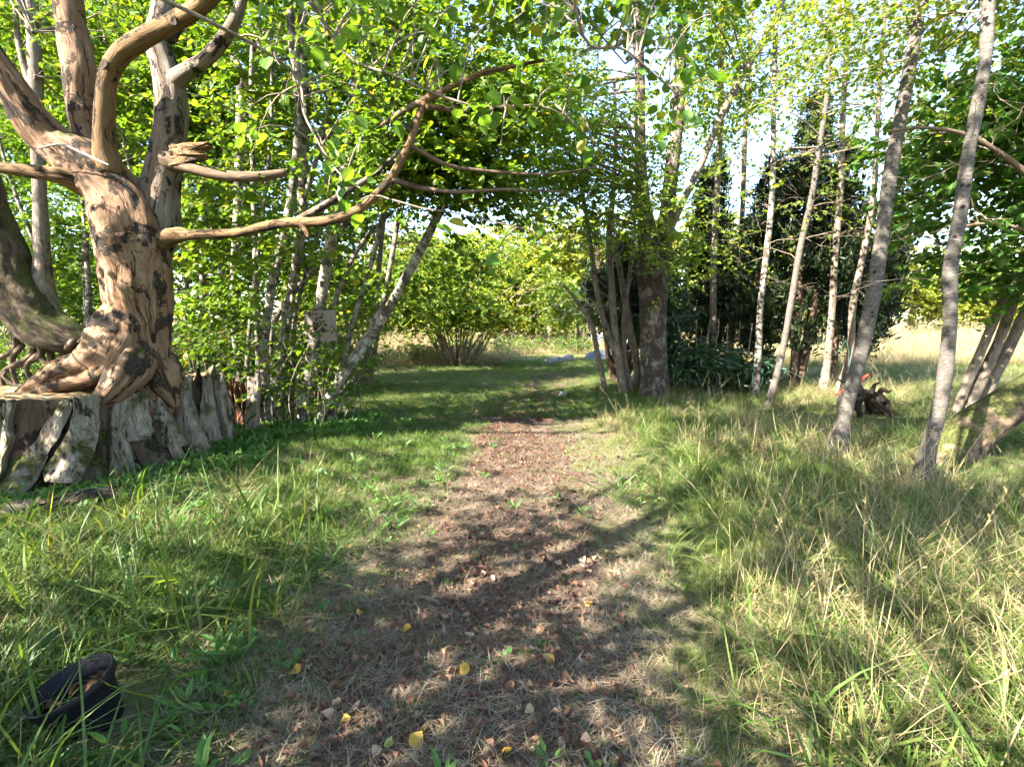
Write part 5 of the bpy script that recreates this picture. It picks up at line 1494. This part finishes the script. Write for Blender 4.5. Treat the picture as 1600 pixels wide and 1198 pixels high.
def scatter(name, pts, scale, tilt, coll, label, cat):
    n = len(pts)
    nv = len(coll.objects)
    m = bpy.data.meshes.new(name)
    m.vertices.add(n)
    m.vertices.foreach_set("co", np.asarray(pts, np.float32).ravel())
    if tilt < .3 and name in ('tall_grass', 'green_grass', 'dry_grass'):
        pn = np.asarray(pts)
        lodge = np.clip(fbm(np.stack([pn[:, 0] * 1.3, pn[:, 1] * 1.3, pn[:, 0] * 0 + 2], -1), 91) - .46, 0, 1)
        tilt = tilt + 3.2 * lodge
    rot = np.stack([rng.normal(0, tilt, n), rng.normal(0, tilt, n), rng.uniform(0, 2 * math.pi, n)], -1).astype(np.float32)
    a = m.attributes.new("rot", 'FLOAT_VECTOR', 'POINT'); a.data.foreach_set("vector", rot.ravel())
    a = m.attributes.new("scl", 'FLOAT', 'POINT'); a.data.foreach_set("value", np.asarray(scale, np.float32))
    a = m.attributes.new("pick", 'INT', 'POINT'); a.data.foreach_set("value", rng.integers(0, nv, n).astype(np.int32))
    o = link(name, m)
    tag(o, label, cat, kind="stuff")
    ng = bpy.data.node_groups.new(name + "_scatter", 'GeometryNodeTree')
    ng.interface.new_socket("Geometry", in_out='INPUT', socket_type='NodeSocketGeometry')
    ng.interface.new_socket("Geometry", in_out='OUTPUT', socket_type='NodeSocketGeometry')
    N = ng.nodes
    gi = N.new("NodeGroupInput"); go = N.new("NodeGroupOutput")
    iop = N.new("GeometryNodeInstanceOnPoints"); ci = N.new("GeometryNodeCollectionInfo")
    ci.inputs["Collection"].default_value = coll
    ci.inputs["Separate Children"].default_value = True
    ci.inputs["Reset Children"].default_value = True
    def na(nm, ty):
        x = N.new("GeometryNodeInputNamedAttribute"); x.data_type = ty; x.inputs[0].default_value = nm; return x.outputs[0]
    L = ng.links
    L.new(gi.outputs[0], iop.inputs["Points"]); L.new(ci.outputs[0], iop.inputs["Instance"])
    iop.inputs["Pick Instance"].default_value = True
    L.new(na("pick", 'INT'), iop.inputs["Instance Index"])
    e2r = N.new("FunctionNodeEulerToRotation"); L.new(na("rot", 'FLOAT_VECTOR'), e2r.inputs[0]); L.new(e2r.outputs[0], iop.inputs["Rotation"])
    L.new(na("scl", 'FLOAT'), iop.inputs["Scale"])
    L.new(iop.outputs[0], go.inputs[0])
    md = o.modifiers.new("scatter", 'NODES'); md.node_group = ng
    return o

BANDS = [(.6, 3.0, 460), (3.0, 5.0, 340), (5.0, 8.0, 200), (8.0, 13.0, 95), (13.0, 22.0, 34), (22.0, 40.0, 8), (40, 60, 2.5)]
acc = {k: [] for k in ("tall", "mid", "dry", "lawn", "thatch", "weed", "stalk", "litter")}
POTC = np.array([pc_[0], pc_[1] + .05])
for y0, y1, dens in BANDS:
    hw = 1.08 * y1 + 1.2
    n = int(dens * 2 * hw * (y1 - y0))
    x = rng.uniform(-hw, hw, n); y = rng.uniform(y0, y1, n)
    keep = np.abs(x) < 1.08 * y + 1.2
    keep &= (x - STX) ** 2 + (y - STY) ** 2 > 1.40 ** 2
    keep &= (x - POTC[0]) ** 2 + (y - POTC[1] - .03) ** 2 > .22 ** 2
    keep &= (x + 3.85) ** 2 + (y - 6.3) ** 2 > .4 ** 2
    x, y = x[keep], y[keep]
    u = rng.uniform(0, 1, len(x)); u2 = rng.uniform(0, 1, len(x))
    d = x - path_center(y); e = np.abs(d) - path_half(y)
    wob = (fbm(np.stack([x * 1.4, y * 1.4, x * 0], -1), 31) - .5)
    e = e + wob * .9
    patch = fbm(np.stack([x * .8, y * .8, x * 0 + 4], -1), 33)
    patch2 = fbm(np.stack([x * 2.2, y * 2.2, x * 0 + 9], -1), 34)
    z = height(x, y)
    sc = rng.uniform(.75, 1.3, len(x))
    sc = np.where((x > 4.2) & (x < 6.4) & (y > 4.4) & (y < 6.2), sc * .45, sc)         # trampled round the leaning trunk
    sc = np.where((x - STX) ** 2 + (y - STY) ** 2 < 2.15 ** 2, sc * .42, sc)            # shaded foot of the stump
    sc = np.where((x > 4.0) & (x < 6.0) & (y > 7.0) & (y < 8.7), sc * .5, sc)           # round the root and cart
    grow = np.clip(1.0 if y0 < 13 else (1.0 + (y - 13) / 22), 1, 2.2)
    pt = np.stack([x, y, z], -1)
    on = e < 0
    right = (~on) & (d > 0)
    left = (~on) & (d <= 0)
    ramp_in = np.clip((e - .1) / .9, .3, 1)
    thin = (e > .25) | (rng.uniform(0, 1, len(x)) < .4) | (y > 8)
    track = (y > 8.5) & (np.abs(d) < 2.6)                 # mown grass track
    lawnz = (left & (y > 5.2) & ((y < 16) | (np.abs(d) < 5))) | track
    farz = (y > 19) & ~((np.abs(d) < 3.2) & (y < 26))
    def put(k, m, s): acc[k].append((pt[m], (s * np.ones(len(x)))[m]))
    # the path itself: thatch and litter, thin turf towards the edges
    m = on & ~track
    edge_ = np.clip(1 + e / .45, 0, 1)
    put("thatch", m & (u < .40 + .12 * edge_), sc * .8)
    put("lawn", m & (u > .52) & (u < .57 + .16 * edge_) & (patch2 > .45 - .1 * edge_), sc * .8)
    put("litter", m & (u > .68) & (u < .98), sc * .034)
    put("weed", m & (u > .988), sc * .6)
    # a worn verge of flattened dead grass on both sides
    verge = (~on) & (e < .3) & (y < 8) & (patch2 > .40)
    put("thatch", verge & (u2 < .5), sc * 1.0)
    put("lawn", verge & (u2 > .5) & (u2 < .62), sc * .9)
    put("litter", verge & (u2 > .62) & (u2 < .72), sc * .034)
    # right: tall mixed meadow
    m = right & ~lawnz & ~farz & thin
    dryp = np.clip((patch - .32) * 3.6, .2, .9)
    put("tall", m & (u < .5 * (1 - dryp) + .04), sc * ramp_in * .8)
    put("dry", m & (u > .5) & (u < .5 + .34 * dryp), sc * ramp_in * .75)
    put("thatch", m & (u > .84) & (u < .92), sc * 1.1)
    put("mid", m & (u > .92), sc * ramp_in)
    put("mid", m & (u2 > .93) & (u2 < .95) & (y < 6) & (e > .3), sc * 1.8)
    put("stalk", m & (u2 > .9915) & (e > .15), sc)
    put("litter", m & (u2 < .02) & (y < 8), sc * .034)
    # left: shorter, with weeds
    m = left & ~lawnz & ~farz & thin
    lowl = np.interp(y, [0, 3, 4.2, 6], [1, .95, .62, .55])
    put("mid", m & (u < .26), sc * ramp_in * (.8 + .5 * patch2) * lowl)
    put("lawn", m & (u > .26) & (u < .52), sc * 1.2)
    put("dry", m & (u > .52) & (u < .60), sc * ramp_in * .55)
    put("thatch", m & (u > .60) & (u < .78), sc)
    put("weed", m & (u > .74) & (u < .88), sc * .8)
    put("mid", m & (u2 > .93) & (u2 < .955) & (y < 4) & (e > .25), sc * 1.9)
    put("tall", m & (u > .88) & (patch2 > .55), sc * ramp_in * .75 * lowl)
    put("litter", m & (u2 < .07), sc * .034)
    put("stalk", m & (u2 > .998), sc * .7)
    # mown lawn
    m = lawnz & ~farz
    put("lawn", m & (u < .72), sc * 1.15 * grow)
    put("mid", m & (u > .72) & (u < .78) & ~track, sc * .55)
    put("thatch", m & (u > .78) & (u < .9), sc)
    put("weed", m & (u > .9) & (u < .96) & (y < 10), sc * .8)
    put("litter", m & (u2 < .03) & (y < 12), sc * .034)
    # far meadow, dry
    m = farz
    put("dry", m & (u < .75), sc * 1.3 * grow)
    put("tall", m & (u > .75), sc * .9 * grow)
# dense small litter on the trodden middle, gathered in drifts
n = 9000
y = rng.uniform(1.2, 12, n) ** 1.0; x = path_center(y) + rng.normal(0, .42, n) * path_half(y) / .62
dr = fbm(np.stack([x * 2.6, y * 1.6, x * 0 + 6], -1), 35)
ok = dr > .42 + rng.normal(0, .06, n)
x, y = x[ok], y[ok]
acc["litter"].append((np.stack([x, y, height(x, y)], -1), rng.uniform(.009, .034, len(x))))
# weeds carpeting the foot of the stump and the alder
n = 900
a = rng.uniform(-2.3, .9, n); r = rng.uniform(1.4, 2.3, n)
x = STX + np.cos(a) * r; y = STY + np.sin(a) * r
acc["weed"].append((np.stack([x, y, height(x, y)], -1), rng.uniform(.6, 1.2, n)))
n = 700
x = rng.uniform(-4.2, -2.0, n); y = rng.uniform(6.6, 8.2, n)
ok = (x + 3.85) ** 2 + (y - 6.3) ** 2 > .45 ** 2
x, y = x[ok], y[ok]
acc["weed"].append((np.stack([x, y, height(x, y)], -1), rng.uniform(.6, 1.2, len(x))))
INFO = {"tall": ("tall_grass", C_TALL, "long green meadow grass growing right of the path", "grass", .12),
        "mid": ("green_grass", C_MID, "arching green grass tufts along the path edges", "grass", .15),
        "dry": ("dry_grass", C_DRY, "dry straw coloured meadow grass", "grass", .15),
        "lawn": ("short_grass", C_LAWN, "short green grass of the clearing and track", "grass", .1),
        "thatch": ("dead_thatch", C_THATCH, "flattened dead grass lying on the path", "dead grass", .1),
        "weed": ("ground_weeds", C_WEED, "low broad leaved weeds under the stump and alders", "weeds", .15),
        "stalk": ("seed_stalks", C_STALK, "tall bleached grass stalks with seed heads", "grass", .18),
        "litter": ("leaf_litter", C_LIT, "small brown dead leaves littering the path", "leaf litter", .35)}
for k, (nm, c, lab, cat, tilt) in INFO.items():
    pts = np.concatenate([a[0] for a in acc[k]]); s = np.concatenate([a[1] for a in acc[k]])
    pts = pts.copy()
    if k == "litter": pts[:, 2] += .012 + rng.uniform(0, .015, len(pts))
    if k == "thatch": pts[:, 2] += .010
    scatter(nm, pts, s, tilt, c, lab, cat)

# larger fallen leaves one can pick out on the near path
FL = {"brown": [litter_leaf("fallen_leaf", "leaf_brown") for _ in range(4)], "tan": [litter_leaf("fallen_leaf", "leaf_tan", .5) for _ in range(3)],
      "yellow": [litter_leaf("fallen_leaf", "leaf_yellow", .25) for _ in range(3)], "green": [litter_leaf("fallen_leaf", "leaf_green", .25) for _ in range(2)]}
LAB = {"brown": "curled brown dead leaf on the path", "tan": "pale tan dead leaf on the path", "yellow": "yellow fallen leaf on the path", "green": "pale green fallen leaf by the path"}
def fallen(x, y, kind, s, lab=None):
    o = link("fallen_leaf", FL[kind][int(rng.integers(len(FL[kind])))], None, (x, y, hz(x, y) + .022))
    o.rotation_euler = (rng.normal(0, .35), rng.normal(0, .35), rng.uniform(0, 6.28))
    o.scale = (s, s, s)
    side = "left edge" if x < -.45 else ("right edge" if x > .3 else "middle")
    far_ = "closest to the viewer" if y < 2.1 else ("a little way ahead" if y < 2.9 else "further ahead")
    tag(o, lab or (LAB[kind] + ", " + side + " " + far_), "leaf", "%s leaves fallen at the %s of the near path %s" % (kind, side, far_))
for px, py, kd in [(725, 1053, "yellow"), (356, 1096, "yellow"), (463, 1056, "yellow"), (650, 1168, "yellow"), (860, 1036, "yellow"), (638, 987, "yellow"), (793, 1190, "yellow"), (562, 962, "yellow"), (372, 938, "yellow"), (872, 1170, "tan"), (608, 1172, "green"), (312, 955, "green"), (828, 1022, "tan"), (912, 882, "tan"), (872, 888, "tan"), (700, 1022, "tan"), (732, 1000, "tan"), (540, 1135, "yellow"), (510, 1125, "tan"), (318, 912, "green"), (918, 950, "yellow"), (700, 1053, "tan"), (485, 1040, "brown")]:
    g = G(px, py); fallen(g[0], g[1], kd, rng.uniform(.045, .065))
for k in range(150):
    py = rng.uniform(860, 1195); px = rng.uniform(420, 1000)
    g = G(px, py); fallen(g[0], g[1], "brown" if rng.random() < .8 else "tan", rng.uniform(.03, .055))
# a few fallen sticks
for k, (a, b, lab) in enumerate([((655, 938), (690, 948), "short grey stick lying on the path left of centre"), ((905, 880), (925, 886), "pale wood chip lying on the right half of the path"), ((375, 692), (440, 682), "dark rotten stick lying at the foot of the alder clump")]):
    g0, g1 = G(*a), G(*b)
    m_ = (g0 + g1) / 2 + rng.normal(0, .015, 3)
    r = .012 if k != 2 else .03
    pts = [[g0[0], g0[1], hz(g0[0], g0[1]) + r + .01, r], [m_[0], m_[1], hz(m_[0], m_[1]) + r + .02, r], [g1[0], g1[1], hz(g1[0], g1[1]) + r + .01, r * .6]]
    o = thing("fallen_stick", lab, "stick", pts[0][:3])
    add_limb("stick_wood", pts, MAT["grey_dead"] if k != 2 else MAT["rot"], o, n=8, lump=.2)
